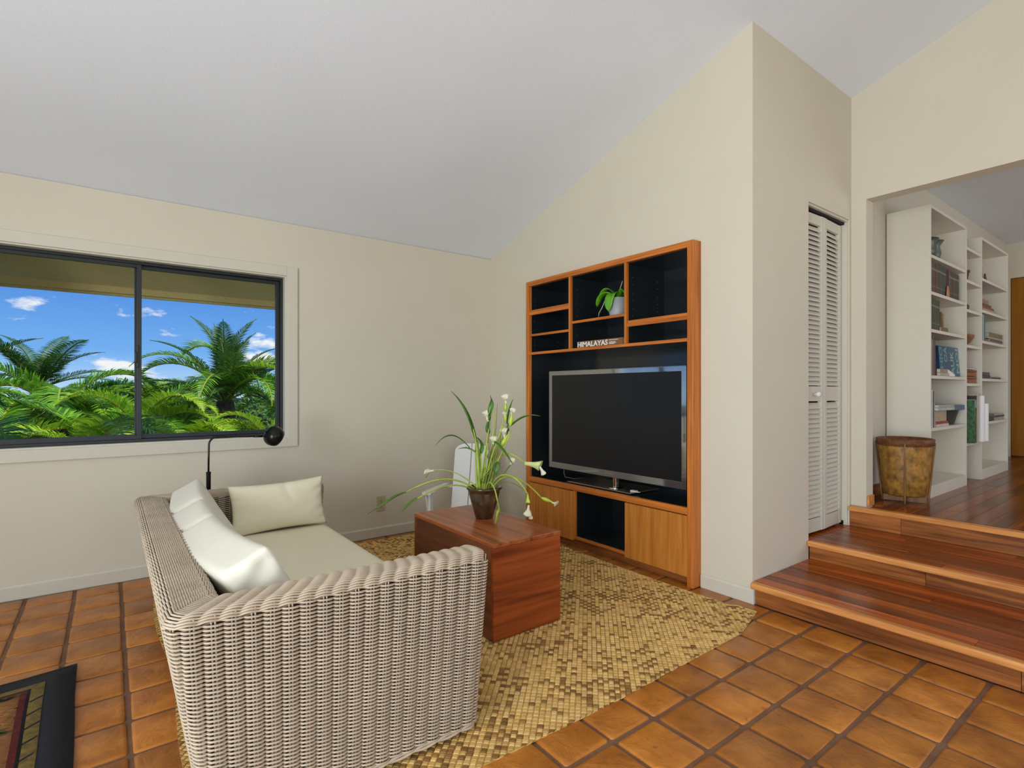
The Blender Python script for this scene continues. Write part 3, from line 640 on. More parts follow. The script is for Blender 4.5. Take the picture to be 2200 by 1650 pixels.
# ------------------------------------------------------------------ patterned rug at the left
def rug_material():
    m = bpy.data.materials.new('rug_pile'); m.use_nodes = True; nt = m.node_tree; b = nt.nodes['Principled BSDF']; L = nt.links.new
    b.inputs['Roughness'].default_value = .95; b.inputs['Specular IOR Level'].default_value = .1
    tc = nt.nodes.new('ShaderNodeTexCoord'); 
    n1 = nt.nodes.new('ShaderNodeTexNoise'); n1.inputs['Scale'].default_value = 5.5; n1.inputs['Detail'].default_value = 3
    mp = nt.nodes.new('ShaderNodeMapping'); mp.inputs['Scale'].default_value = (1, 2.4, 1); mp.inputs['Rotation'].default_value = (0, 0, .5); L(tc.outputs['Object'], mp.inputs[0]); L(mp.outputs[0], n1.inputs['Vector'])
    r = nt.nodes.new('ShaderNodeValToRGB'); r.color_ramp.interpolation = 'CONSTANT'; E_ = r.color_ramp.elements
    cols = [(0, (.030, .035, .018)), (.37, (.17, .15, .050)), (.42, (.42, .20, .085)), (.56, (.37, .165, .075)), (.60, (.50, .29, .075)), (.65, (.13, .055, .030))]
    E_[0].position = 0; E_[0].color = (*cols[0][1], 1); E_[1].position = cols[1][0]; E_[1].color = (*cols[1][1], 1)
    for p, c in cols[2:]: q = E_.new(p); q.color = (*c, 1)
    L(n1.outputs['Fac'], r.inputs[0])
    wv = nt.nodes.new('ShaderNodeTexNoise'); mp2 = nt.nodes.new('ShaderNodeMapping'); mp2.inputs['Scale'].default_value = (40, 190, 1); L(tc.outputs['Object'], mp2.inputs[0]); L(mp2.outputs[0], wv.inputs['Vector']); wv.inputs['Scale'].default_value = 1
    mr = nt.nodes.new('ShaderNodeMapRange'); mr.inputs[1].default_value = .3; mr.inputs[2].default_value = .7; mr.inputs[3].default_value = .7; mr.inputs[4].default_value = 1.25; L(wv.outputs['Fac'], mr.inputs[0])
    hs = nt.nodes.new('ShaderNodeHueSaturation'); L(r.outputs[0], hs.inputs['Color']); L(mr.outputs[0], hs.inputs['Value']); L(hs.outputs[0], b.inputs['Base Color'])
    bp = nt.nodes.new('ShaderNodeBump'); bp.inputs['Strength'].default_value = .4; bp.inputs['Distance'].default_value = .003; L(wv.outputs['Fac'], bp.inputs['Height']); L(bp.outputs[0], b.inputs['Normal'])
    return m
rg = thing('patterned_rug', 'rug with black border and tan and green leaf pattern on the tiles', 'rug', (-1.2, 1.7, .004))
def rp(o): o.parent = rg; return o
hx, hy = 1.10, 1.22        # half sizes in rug space
def rug_strip(name, m_, x0, x1, y0, y1, z):
    nx, ny = max(1, int((x1-x0)/.08)), max(1, int((y1-y0)/.08)); rows = []
    for j in range(ny+1):
        y = y0+(y1-y0)*j/ny; row = []
        for i in range(nx+1):
            x = x0+(x1-x0)*i/nx; kx = max(0, (x-.75)/.35); yy = y + (.035*kx*kx if y > 1.0 else 0); xx = x+.010*math.sin(y*4)*(1 if x > .9 else 0)
            row.append((xx, yy, z+.004*max(0, (x-.9)*(y-.9))*10))
        rows.append(row)
    q = MB(); q.sheet(rows); return rp(q.build(name, m_, smooth=True, solid=.006))
M_rblk = mat('rug_black', (.010, .012, .016), .95, mottle=.3, scale=120, bump=.4, bscale=250); M_rmar = mat('rug_maroon', (.17, .028, .024), .95, mottle=.3, scale=60)
M_rolv = mat('rug_olive_gold', (.27, .20, .055), .95, mottle=.35, scale=55)
rug_strip('border', M_rblk, -hx, hx, -hy, hy, .0035)
rug_strip('gold_band', M_rolv, -hx+.095, hx-.095, -hy+.095, hy-.095+.005, .0052)
rug_strip('inner_border', M_rblk, -hx+.135, hx-.135, -hy+.135, hy-.125, .0066)
rug_strip('maroon_line', M_rmar, -hx+.145, hx-.145, -hy+.145, hy-.135, .0078)
rug_strip('field', rug_material(), -hx+.165, hx-.165, -hy+.165, hy-.15, .0090)
q = MB()
for k in range(22): 
    y = hy-.20-k*.105
    q.add([(hx-.097, y, .0088), (hx-.092, y+.018, .0088), (hx-.140, y-.022, .0088), (hx-.138, y-.034, .0088)], [(0, 1, 2, 3)])
rp(q.build('border_tick', M_rblk)).__setitem__('kind', 'stuff')

# ------------------------------------------------------------------ wooden box table
tb = thing('box_table', 'low reddish brown wooden box table carrying the potted lily', 'table', (1.635, 2.443, .0085))
def bp_(o): o.parent = tb; o.matrix_parent_inverse = Matrix.Translation((-1.635, -2.443, -.0085)); return o
tx0, tx1, ty0_, ty1_, tzt = 1.425, 1.846, 2.040, 2.848, .466
bp_(MB().box(tx0, tx1, ty0_, ty1_, tzt-.022, tzt).build('top_board', M_tabT, bevel=.004, seg=3))
bp_(MB().box(tx0+.001, tx1-.001, ty0_+.001, ty0_+.021, .0085, tzt-.0225).build('end_panel', M_tabS, bevel=.003)); bp_(MB().box(tx0+.001, tx1-.001, ty1_-.021, ty1_-.001, .0085, tzt-.0225).build('end_panel', M_tabS, bevel=.003))
M_tabL = wood('table_wood_side', (.11, .035, .015), (.26, .085, .033), 1, .38, .35, .15, .04, 1.0, 1.2)
bp_(MB().box(tx0+.001, tx0+.021, ty0_+.0215, ty1_-.0215, .0085, tzt-.0225).build('side_panel', M_tabL, bevel=.002)); bp_(MB().box(tx1-.021, tx1-.001, ty0_+.0215, ty1_-.0215, .0085, tzt-.0225).build('side_panel', M_tabL, bevel=.002))

# ------------------------------------------------------------------ potted calla lily
PXY = Vector((1.689, 2.507, tzt+.0008))
ly = thing('calla_lily', 'calla lily with drooping stems in a dark brown glazed pot on the table', 'plant', PXY)
def lp(o): o.parent = ly; return o
lp(MB().lathe([(0, 0), (.047, 0), (.051, .006), (.088, .142), (.086, .147), (.090, .150), (.090, .156), (.099, .162), (.101, .169), (.097, .175), (.088, .172), (.083, .150), (0, .148)], (0, 0, 0), 40).build('pot', M_pot, smooth=True))
lp(MB().lathe([(0, .154), (.05, .155), (.084, .150)], (0, 0, 0), 24).build('soil', M_soil, smooth=True))
R_ = Vector((.799, -.601, 0)); F_ = Vector((.601, .799, 0)); U_ = Vector((0, 0, 1)); k_ = .002625
def V3(px, py, dep=0.0):       # offsets right / up / away, in metres, from the pot foot centre
    return R_*((px)*k_) + U_*(py*k_) + F_*dep
def stem(p0, p1, p2, p3, r0, r1, m_=None, n=16, name='stem'):
    P = bez(p0, p1, p2, p3, n); lp(MB().tube(P, [r0+(r1-r0)*i/(n-1) for i in range(n)], 8).build(name, m_ or M_stem, smooth=True)); return P
def leafblade(P, w_, m_=None, pr=None):
    w_ *= 1.45; lp(MB().sheet(blade(P, w_, .45, 5, prof=pr or (lambda a: max(.04, math.sin(PI*(a*.85+.15))**.8)))).build('leaf', m_ or M_leaf, smooth=True, solid=.0018))
def spathe(c, d, size, m_=M_petal, flare=1.0):
    """calla flower: a rolled funnel with flared, one-sided pointed rim"""
    d = Vector(d).normalized(); u = d.orthogonal().normalized(); w_ = d.cross(u); rows = []; size *= .80
    for i in range(8):
        t = i/7; r = size*(.09+.10*t+.42*flare*max(0, t-.45)**1.6*2.2); row = []
        for j in range(13):
            a = 2*PI*j/12*1.03; wob = 1+(.20*math.sin(3*a+size*90)+.10*math.sin(7*a+size*40))*t
            row.append(Vector(c)+d*(size*(t*.95+.38*t*t*math.cos(a)*flare))+(u*math.cos(a)+w_*math.sin(a))*r*wob)
        rows.append(row)
    lp(MB().sheet(rows).build('spathe', m_, smooth=True, solid=.0015))
def bud(c, d, L_, r, m_=M_lime):
    d = Vector(d).normalized(); P = [Vector(c)+d*L_*t for t in (0, .12, .3, .5, .7, .85, 1)]
    lp(MB().tube(P, [r*.35, r*.7, r, r*.95, r*.6, r*.35, r*.3], 10).build('bud', m_, smooth=True))
b0 = .152
# pixel-like offsets (right, up) are relative to the pot foot at table level; pot mouth is at about +60
# tall upright stems and leaves
data = [  # base x, mid (x,y), top (x,y), depth, kind, width
    (-14, (-22, 120), (-18, 170), .02, 'thick', .010), (-10, (-12, 150), (-24, 190), .01, 'thick', .008),
    (-8, (0, 130), (10, 190), .0, 'thin', 0), (-4, (6, 150), (14, 225), .03, 'thin', 0), (-2, (20, 140), (22, 235), -.01, 'thin', 0),
    (0, (12, 130), (42, 200), -.02, 'thin', 0), (2, (25, 140), (48, 235), .02, 'thin', 0), (6, (28, 150), (55, 205), .03, 'thin', 0),
    (8, (24, 110), (60, 190), -.03, 'thin', 0), (4, (30, 120), (36, 180), .05, 'thin', 0), (-6, (4, 100), (4, 165), .04, 'thin', 0), (10, (16, 90), (30, 150), .0, 'thin', 0),
    (-9, (-5, 90), (-5, 140), -.03, 'thin', 0), (5, (14, 85), (22, 130), -.04, 'thick', .007), (0, (8, 90), (16, 140), .02, 'thick', .007), (-3, (2, 100), (8, 160), .0, 'thick', .006)]
for bx, md, tp_, dp, kd, wd in data:
    P = stem(V3(bx, 57, dp*.4), V3(bx*.8+md[0]*.2, 80, dp*.6), V3(md[0], md[1], dp), V3(tp_[0], tp_[1], dp*1.6), .0055 if kd == 'thin' else .009, .0028, M_stem if rng.random() < .8 else M_olive, 14)
# upright leaf tips
leafblade(bez(V3(-19, 160, .03), V3(-32, 200, .04), V3(-42, 240, .05), V3(-74, 272, .05)), .0165)                      # big leaf leaning left
leafblade(bez(V3(12, 210, .04), V3(13, 225, .04), V3(17, 240, .05), V3(12, 263, .05)), .0120)
leafblade(bez(V3(50, 200, .03), V3(52, 220, .03), V3(56, 235, .03), V3(62, 254, .03)), .0150)
leafblade(bez(V3(57, 195, .02), V3(76, 212, .0), V3(92, 224, -.02), V3(120, 218, -.04)), .0115)                          # leaf reaching right
leafblade(bez(V3(8, 175, .05), V3(6, 190, .05), V3(10, 205, .04), V3(14, 222, .03)), .010)
stem(V3(22, 150, .03), V3(24, 190, .03), V3(27, 220, .03), V3(28, 245, .03), .003, .0012, M_olive)
# left arching leaves
P = stem(V3(-17, 135, .02), V3(-24, 142, .03), V3(-30, 145, .03), V3(-42, 150, .03), .003, .003)
leafblade(bez(V3(-32, 148, .03), V3(-58, 178, .02), V3(-78, 188, .0), V3(-104, 154, -.03)), .0085)
leafblade(bez(V3(-18, 140, .01), V3(-32, 150, .0), V3(-42, 150, .0), V3(-55, 148, -.02)), .007)
leafblade(bez(V3(-18, 160, .04), V3(-22, 172, .05), V3(-28, 182, .05), V3(-30, 190, .05)), .008)
# long low stems to the left
P = stem(V3(-20, 62), V3(-70, 98, -.03), V3(-110, 88, -.08), V3(-160, 62, -.12), .0048, .004)
leafblade(bez(V3(-158, 63, -.12), V3(-185, 54, -.15), V3(-190, 45, -.16), V3(-229, 25, -.20)), .0125, None, lambda a: max(.10, math.sin(PI*(a*.9+.05))*(1-.45*a)*1.25))
P = stem(V3(-24, 60), V3(-60, 82, -.06), V3(-90, 78, -.12), V3(-138, 50, -.18), .0045, .004)
leafblade(bez(V3(-132, 54, -.17), V3(-145, 45, -.19), V3(-150, 38, -.20), V3(-161, 30, -.21)), .0100)
P = stem(V3(-12, 62), V3(-48, 90, .05), V3(-78, 102, .08), V3(-112, 96, .09), .0040, .003)
spathe(V3(-112, 96, .09), -R_*1+U_*-.25, .062, M_petal, .8)
# right arching stems
P = stem(V3(14, 62), V3(26, 105, -.03), V3(66, 108, -.08), V3(92, 60, -.14), .0048, .0045)
spathe(V3(92, 60, -.14), U_*-1+R_*.06, .055, M_lime, .25); spathe(V3(94, 38, -.14), U_*-1+R_*-.08, .060, M_petal, .75); spathe(V3(96, 24, -.14), U_*-1+R_*.25, .045, M_petal, .35)
P = stem(V3(18, 64), V3(40, 100, 0), V3(74, 98, .0), V3(124, 42, -.02), .0042, .004)
bud(V3(122, 44, -.02), R_*.9+U_*-.35, .075, .011); spathe(V3(144, 34, -.02), R_*.9+U_*-.2, .040, M_petal, 1.0)
P = stem(V3(22, 64), V3(34, 80, .06), V3(62, 78, .06), V3(96, 48, .04), .0035, .003, M_olive)
P = stem(V3(10, 62, .02), V3(22, 120, 0), V3(34, 168, -.02), V3(88, 118, -.05), .0045, .004)
spathe(V3(86, 119, -.05), R_*.95+U_*-.12, .120, mat('green_petal', (.55, .62, .25), .5, mottle=.15), .30); spathe(V3(118, 113, -.06), R_*.5+U_*-.85, .060, M_petal, .35)
P = stem(V3(16, 63), V3(30, 78, .03), V3(44, 92, .05), V3(56, 110, .06), .0035, .003, M_olive); spathe(V3(56, 110, .06), R_*.4+U_*.8, .042)
leafblade(bez(V3(20, 165, -.03), V3(34, 155, -.05), V3(44, 140, -.06), V3(62, 118, -.08)), .0110)
spathe(V3(20, 158, -.03), U_*1+R_*.1, .045); spathe(V3(8, 205, .04), U_*1-R_*.25, .070, M_petal, .6)
leafblade(bez(V3(26, 122, -.05), V3(27, 115, -.05), V3(28, 105, -.06), V3(26, 92, -.06)), .0125)
bud(V3(36, 152, 0), R_*.5+U_*.85, .088, .012); bud(V3(56, 196, 0), R_*.15+U_*1, .075, .012); spathe(V3(58, 222, 0), U_*1+R_*.5, .035, M_petal, 1.3)
bud(V3(46, 228, .02), U_, .052, .010); spathe(V3(47, 244, .02), U_*1-R_*.1, .055, M_petal, .9); bud(V3(46, 206, .02), U_, .050, .009); spathe(V3(44, 216, .02), U_, .030)
spathe(V3(44, 170, .0), U_*1-R_*.1, .060, M_petal, .7)
leafblade(bez(V3(-6, 60), V3(-10, 100, .02), V3(-16, 140, .03), V3(-14, 165, .04)), .009, M_stem); leafblade(bez(V3(6, 60), V3(14, 90, .02), V3(20, 120, .03), V3(30, 160, .04)), .008, M_stem); leafblade(bez(V3(2, 60), V3(4, 100, -.02), V3(18, 150, -.02), V3(24, 190, -.01)), .007, M_olive)
leafblade(bez(V3(44, 150, .03), V3(50, 165, .03), V3(52, 185, .03), V3(50, 205, .03)), .009); leafblade(bez(V3(-8, 130, .04), V3(-2, 150, .05), V3(-10, 165, .06), V3(-22, 172, .07)), .009)
# drooping leaf in front of the pot
P = stem(V3(4, 60, -.03), V3(10, 98, -.07), V3(26, 76, -.12), V3(30, 44, -.13), .0040, .0038)
leafblade(bez(V3(30, 46, -.13), V3(36, 10, -.13), V3(26, -10, -.125), V3(18, -32, -.12)), .0105, M_stem, lambda a: max(.05, math.sin(PI*(a*.9+.1))))
for k in range(16):
    a = rng.uniform(0, 2*PI); lp(MB().tube([V3(rng.uniform(-14, 12), 57, rng.uniform(-.03, .03)), V3(rng.uniform(-10, 20), 85, rng.uniform(-.04, .04)), V3(rng.uniform(0, 40), rng.uniform(110, 150), rng.uniform(-.05, .05))], [.003, .0025, .0015], 6).build('stem', M_stem if k % 3 else M_olive, smooth=True))

# ------------------------------------------------------------------ wicker sofa
sf = thing('wicker_sofa', 'pale grey-brown wicker sofa with squared arms facing the cabinet', 'sofa', (.6, 2.52, .0085))
def sfp(o, par=None):
    if par is None: o.parent = sf; o.matrix_parent_inverse = Matrix.Translation((-.6, -2.52, -.0085))
    else: o.parent = par
    return o
Y0, Y1 = 1.555, 3.480; TH = .120; ZT = .612; ZB = .040; ZS = .285
def Xb(z): return .215-.105*min(1, z/.60)
def Xf(z): return 1.012+.055*min(1, z/.60)
def rounded(poly, rads, closed):
    """polyline with rounded corners, resampled later; returns dense list of 2-D points"""
    n = len(poly); out_ = []
    for i, p in enumerate(poly):
        p = Vector(p)
        if not closed and (i == 0 or i == n-1): out_.append(p); continue
        a = Vector(poly[(i-1) % n])-p; b = Vector(poly[(i+1) % n])-p; r = rads[i]
        a.normalize(); b.normalize(); s_ = p+a*r; e_ = p+b*r
        for k in range(7):
            t = k/6; out_.append(s_*(1-t)**2+p*2*t*(1-t)+e_*t*t)
    if closed: out_.append(out_[0].copy())
    return out_
def resample(pts, n):
    P = np.array([[p[0], p[1]] for p in pts]); d = np.r_[0, np.cumsum(np.hypot(*np.diff(P, axis=0).T))]
    s_ = np.linspace(0, d[-1], n+1); return np.c_[np.interp(s_, d, P[:, 0]), np.interp(s_, d, P[:, 1])], d[-1]
def ring(z):
    x0, x1 = Xb(z), Xf(z); return rounded([(x1, Y0), (x0, Y0), (x0, Y1), (x1, Y1)], [.03, .045, .045, .03], True)
def outer_path(z):
    x0, x1 = Xb(z), Xf(z); return rounded([(x1, Y0+TH/2), (x1, Y0), (x0, Y0), (x0, Y1), (x1, Y1), (x1, Y1-TH/2)], [0, .03, .045, .045, .03, 0], False)
def inner_path(z):
    x0, x1 = Xb(z), Xf(z); return rounded([(x1, Y0+TH/2), (x1, Y0+TH), (x0+TH+.01, Y0+TH), (x0+TH+.01, Y1-TH), (x1, Y1-TH), (x1, Y1-TH/2)], [0, .03, .02, .02, .03, 0], False)
def front_path(z):
    x1 = Xf(z); return [Vector((x1, Y0+TH/2)), Vector((x1, Y1-TH/2))]
STAKE = .0490; SEG = 6
parts_v = {'arm_near': [], 'back': [], 'arm_far': [], 'front': []}
def strand(xy, z, phase, amp, rad, inphase, up):
    """xy: n+1 x 2 resampled path (closed when first==last); returns points"""
    n = len(xy)-1; idx = np.arange(n+1); t = np.gradient(xy, axis=0)
    if np.allclose(xy[0], xy[-1]): g = (xy[1]-xy[-2])/2; t[0] = g; t[-1] = g
    t /= np.linalg.norm(t, axis=1)[:, None]+1e-12; nrm = np.c_[-t[:, 1], t[:, 0]]
    return idx, nrm
def emit(P, key_of, rad, k5=5):
    """P: n+1 x 3 points; split into runs by part and store tube geometry"""
    n = len(P); t = np.gradient(P, axis=0)
    if np.allclose(P[0], P[-1]): g = P[1]-P[-2]; t[0] = g; t[-1] = g
    t /= np.linalg.norm(t, axis=1)[:, None]+1e-12
    h = np.c_[-t[:, 1], t[:, 0], np.zeros(n)]; h /= np.linalg.norm(h, axis=1)[:, None]+1e-12; w_ = np.cross(t, h)
    a = np.arange(k5)*2*PI/k5+.3
    ringv = P[:, None, :]+rad*(np.cos(a)[None, :, None]*h[:, None, :]+np.sin(a)[None, :, None]*w_[:, None, :])
    keys = key_of(P); s_ = 0
    for i in range(1, n+1):
        if i == n or keys[i] != keys[s_]:
            e_ = min(i+1, n)
            if e_-s_ >= 2: parts_v[keys[s_]].append(ringv[s_:e_])
            s_ = i
def key_of(P):
    out_ = []
    for x, y, z in P:
        if z < ZS and x > Xf(z)-.02 and Y0+.03 < y < Y1-.03: out_.append('front')
        elif y < Y0+TH+.02 and x > Xb(z)+ (y-Y0): out_.append('arm_near')
        elif y > Y1-TH-.02 and x > Xb(z)+(Y1-y): out_.append('arm_far')
        else: out_.append('back')
    return out_
def weave(pathf, z0, z1, n_st, sgn, stagger):
    z = z0; i = 0
    while z < z1:
        xy, L_ = resample(pathf(z), n_st*SEG); t = np.gradient(xy, axis=0); t /= np.linalg.norm(t, axis=1)[:, None]+1e-12
        nr = np.c_[-t[:, 1], t[:, 0]]*sgn; idx = np.arange(len(xy)); ph = PI*idx/SEG+PI*(i % 2); off = .0076*np.tanh(1.9*np.cos(ph))/np.tanh(1.9)
        emit(np.c_[xy+nr*off[:, None], z-.0021*np.sin(ph)], key_of, .0029); z += .0053; i += 1
NO = 82
weave(outer_path, ZB, ZT-.022, NO, -1, 0); weave(inner_path, ZS, ZT-.022, 66, 1, 0); weave(front_path, ZB, ZS, 38, 1, 0)
# rolled top edge
def toppath(d, z):
    x0, x1 = Xb(.6), Xf(.6)
    e_ = .004+.020*(abs(d-TH/2)/(TH/2))**3
    poly = [(x1-e_, Y0+d), (x0+d*1.08, Y0+d), (x0+d*1.08, Y1-d), (x1-e_, Y1-d)]
    return rounded(poly, [0, .045-.03*d/TH, .045-.03*d/TH, 0], False)
prof = []
for k in range(6): a = k/5*PI/2; prof.append((.022-.022*math.cos(a), ZT-.022+.022*math.sin(a)))
dd = .027
while dd < TH-.024: prof.append((dd, ZT)); dd += .0056
prof += [(TH-p[0], p[1]) for p in prof[:6]][::-1]
for k, (d, zz) in enumerate(prof):
    pts = toppath(d, zz); n_st = 78; xy, L_ = resample(pts, n_st*SEG); idx = np.arange(len(xy)); b_ = np.abs(np.sin(PI*idx/SEG+PI/4*0))
    lift = .0085*(np.cos(2*PI*idx/SEG)*.5+.5) if False else .0075*b_
    t = np.gradient(xy, axis=0); t /= np.linalg.norm(t, axis=1)[:, None]; nr = np.c_[-t[:, 1], t[:, 0]]
    side = (TH/2-d)/(TH/2)
    P = np.c_[xy+nr*(lift*side*.6)[:, None], np.full(len(xy), zz)+lift*(1-abs(side)*.35)]
    emit(P, key_of, .0033)
def tubes_to_obj(name, lst, m_, parent, kind='stuff'):
    V = []; F = []; o_ = 0
    for R3 in lst:
        n, k5 = R3.shape[0], R3.shape[1]; V.append(R3.reshape(-1, 3)); b = np.arange((n-1)*k5).reshape(n-1, k5)
        nx = np.roll(b, -1, axis=1); F.append(np.stack([b, nx, nx+k5, b+k5], axis=-1).reshape(-1, 4)+o_); o_ += n*k5
    V = np.concatenate(V).astype(np.float32); F = np.concatenate(F).astype(np.int32)
    me = bpy.data.meshes.new(name); me.vertices.add(len(V)); me.vertices.foreach_set('co', V.ravel()); me.loops.add(F.size); me.loops.foreach_set('vertex_index', F.ravel())
    me.polygons.add(len(F)); me.polygons.foreach_set('loop_start', np.arange(len(F), dtype=np.int32)*4); me.polygons.foreach_set('loop_total', np.full(len(F), 4, dtype=np.int32)); me.polygons.foreach_set('use_smooth', np.ones(len(F), dtype=bool))
    me.update(); me.validate(); me.materials.append(m_); o = bpy.data.objects.new(name, me); C.objects.link(o); o.parent = parent; o['kind'] = kind; return o
# dark inner cores of each part
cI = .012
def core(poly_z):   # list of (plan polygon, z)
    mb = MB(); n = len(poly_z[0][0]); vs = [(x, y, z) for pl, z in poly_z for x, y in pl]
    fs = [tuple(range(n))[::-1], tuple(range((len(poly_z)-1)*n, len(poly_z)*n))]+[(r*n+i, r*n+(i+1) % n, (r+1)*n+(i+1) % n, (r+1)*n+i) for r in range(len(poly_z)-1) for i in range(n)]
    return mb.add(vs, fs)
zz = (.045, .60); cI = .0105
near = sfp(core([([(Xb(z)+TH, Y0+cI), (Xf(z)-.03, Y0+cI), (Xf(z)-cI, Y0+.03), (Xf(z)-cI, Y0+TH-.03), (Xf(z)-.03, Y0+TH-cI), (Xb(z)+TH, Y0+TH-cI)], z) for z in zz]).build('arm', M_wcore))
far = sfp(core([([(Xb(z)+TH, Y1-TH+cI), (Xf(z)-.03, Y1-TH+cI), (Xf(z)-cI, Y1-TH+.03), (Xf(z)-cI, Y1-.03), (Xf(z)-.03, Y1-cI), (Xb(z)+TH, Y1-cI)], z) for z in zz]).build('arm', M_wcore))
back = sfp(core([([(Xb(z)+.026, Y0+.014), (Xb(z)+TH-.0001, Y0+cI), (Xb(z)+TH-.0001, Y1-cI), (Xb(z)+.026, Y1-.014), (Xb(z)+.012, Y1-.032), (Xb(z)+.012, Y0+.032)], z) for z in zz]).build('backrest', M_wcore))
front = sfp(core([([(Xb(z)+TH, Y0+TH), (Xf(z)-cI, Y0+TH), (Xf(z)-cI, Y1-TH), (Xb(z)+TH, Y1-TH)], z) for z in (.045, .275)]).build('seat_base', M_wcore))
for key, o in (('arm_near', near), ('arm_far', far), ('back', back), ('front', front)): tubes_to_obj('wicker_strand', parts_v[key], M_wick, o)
# paired upright stakes showing between the strands
M_stk = mat('wicker_stake', (.50, .43, .33), .5, mottle=.1)
sv = {'arm_near': MB(), 'arm_far': MB(), 'back': MB(), 'front': MB()}
for pathf, n_st, z_lo in ((outer_path, NO, ZB), (inner_path, 66, ZS), (front_path, 38, ZB)):
    z_hi = .605 if pathf is not front_path else ZS
    P3 = [(z_, resample(pathf(min(z_, .59)), n_st*SEG)[0]) for z_ in (z_lo, (z_lo+z_hi)/2, z_hi)]
    for k in range(1, n_st):
        key = key_of([(P3[1][1][k*SEG][0], P3[1][1][k*SEG][1], .25 if pathf is front_path else .5)])[0]
        for s_ in (-.0045, .0045):
            pts = []
            for z_, xy in P3:
                p = xy[k*SEG]; t = xy[k*SEG+1]-xy[k*SEG-1]; t = t/np.linalg.norm(t); pts.append((p[0]+t[0]*s_, p[1]+t[1]*s_, z_))
            sv[key].tube(pts, .0024, 5, caps=False)
for key, o in (('arm_near', near), ('arm_far', far), ('back', back), ('front', front)):
    q = sv[key].build('stake', M_stk, o, smooth=True); q['kind'] = 'stuff'
# bottom binding, a twisted pair of strands, and feet
bt = MB(); pts = ring(.03); xy, L_ = resample(pts, 360)
for ph in (0, PI): bt.tube([(x, y, .030+.006*math.sin(i*.55+ph)) for i, (x, y) in enumerate(xy)], .0052, 6, caps=False)
sfp(bt.build('bottom_binding', M_wick, smooth=True))
for x, y in ((.27, 1.62), (.93, 1.62), (.27, 3.42), (.93, 3.42)): sfp(MB().lathe([(0, .0085), (.018, .0085), (.018, .046), (0, .046)], (x, y, 0), 12).build('foot', M_black))

# cushions: softly inflated slabs
def pillow_mesh(w, h, t, nx=24, ny=16, pinch=1.0, sag=0.0, seams=(), rnd=.5, seed=1, pointy=False):
    """slab in local x (w), y (h), z (t); closed surface"""
    from mathutils import noise
    def top(u, v, s_):
        eu, ev = 1-abs(u)**(5 if not pointy else 2.6), 1-abs(v)**(5 if not pointy else 2.6)
        k = max(0, eu*ev)**rnd
        zt = t/2*k
        for sm in seams: zt *= 1-.16*math.exp(-((u-sm)/.025)**2)
        zt += .0035*noise.noise(Vector((u*3*w/.4, v*3, seed+s_)))*(k)
        if pointy:
            wr = max(0, abs(u)-.70)/.30
            zt += .0075*math.sin(v*15+seed+2.5*math.sin(u*4))*wr*k**.5 + .003*math.sin(v*31+u*9)*wr*k**.5 + .010*math.exp(-((u-.22+.1*v)/.05)**2)*max(0, v)*-1.6
        return zt*s_
    vs = []; fs = []
    for s_ in (1, -1):
        o_ = len(vs)
        for j in range(ny+1):
            for i in range(nx+1):
                u = -1+2*i/nx; v = -1+2*j/ny
                u = math.copysign(abs(u)**.8, u); v = math.copysign(abs(v)**.8, v)
                x = u*w/2*(1-(.07*pinch if pointy else .0)*(1-v*v)*abs(u)**3); y = v*h/2*(1-(.10*pinch if pointy else .0)*(1-u*u))
                if not pointy:
                    # rounded slab corners
                    pass
                vs.append((x, y, top(u, v, s_)))
        for j in range(ny):
            for i in range(nx):
                a = o_+j*(nx+1)+i; f = (a, a+1, a+nx+2, a+nx+1); fs.append(f if s_ > 0 else f[::-1])
    return vs, fs
def soft_slab(w, h, t, r, nx, ny, nz, fn=None):
    """box of w,h,t with rounded edges r, displaced by fn(p)->p"""
    bm = bmesh.new(); vs = {}
    def key(i, j, k): return (i, j, k)
    def V(i, j, k):
        if (i, j, k) not in vs:
            p = Vector((w*(i/nx-.5), h*(j/ny-.5), t*(k/nz-.5)))
            q = Vector([max(-a/2+r, min(a/2-r, c_)) for a, c_ in zip((w, h, t), p)]); d = p-q
            if d.length > 1e-9:
                m_ = max(abs(d.x), abs(d.y), abs(d.z)); d = d.normalized()*m_
            p = q+d
            vs[(i, j, k)] = bm.verts.new(fn(p) if fn else p)
        return vs[(i, j, k)]
    for i in range(nx):
        for j in range(ny):
            bm.faces.new((V(i, j, nz), V(i+1, j, nz), V(i+1, j+1, nz), V(i, j+1, nz))); bm.faces.new((V(i, j+1, 0), V(i+1, j+1, 0), V(i+1, j, 0), V(i, j, 0)))
    for i in range(nx):
        for k in range(nz):
            bm.faces.new((V(i, 0, k), V(i+1, 0, k), V(i+1, 0, k+1), V(i, 0, k+1))); bm.faces.new((V(i, ny, k+1), V(i+1, ny, k+1), V(i+1, ny, k), V(i, ny, k)))
    for j in range(ny):
        for k in range(nz):
            bm.faces.new((V(0, j, k+1), V(0, j+1, k+1), V(0, j+1, k), V(0, j, k))); bm.faces.new((V(nx, j, k), V(nx, j+1, k), V(nx, j+1, k+1), V(nx, j, k+1)))
    bmesh.ops.recalc_face_normals(bm, faces=bm.faces)
    me = bpy.data.meshes.new('m'); bm.to_mesh(me); bm.free(); me.polygons.foreach_set('use_smooth', [True]*len(me.polygons)); return me
from mathutils import noise as mnoise
def seat_fn(p):
    p = p.copy(); k = (1-(2*p.x/.80)**4)*(1-(2*p.y/1.67)**6)
    if p.z > 0: p.z += .008*max(0, k)+.003*mnoise.noise(Vector((p.x*3, p.y*3, 0)))
    return p
me = soft_slab(.80, 1.672, .10, .025, 20, 34, 6, seat_fn); me.materials.append(M_cush2); o = bpy.data.objects.new('seat_cushion', me); C.objects.link(o); o.location = (.650, 2.5175, .328)
tag(o, 'long flat cream seat cushion lying on the wicker sofa', 'cushion')
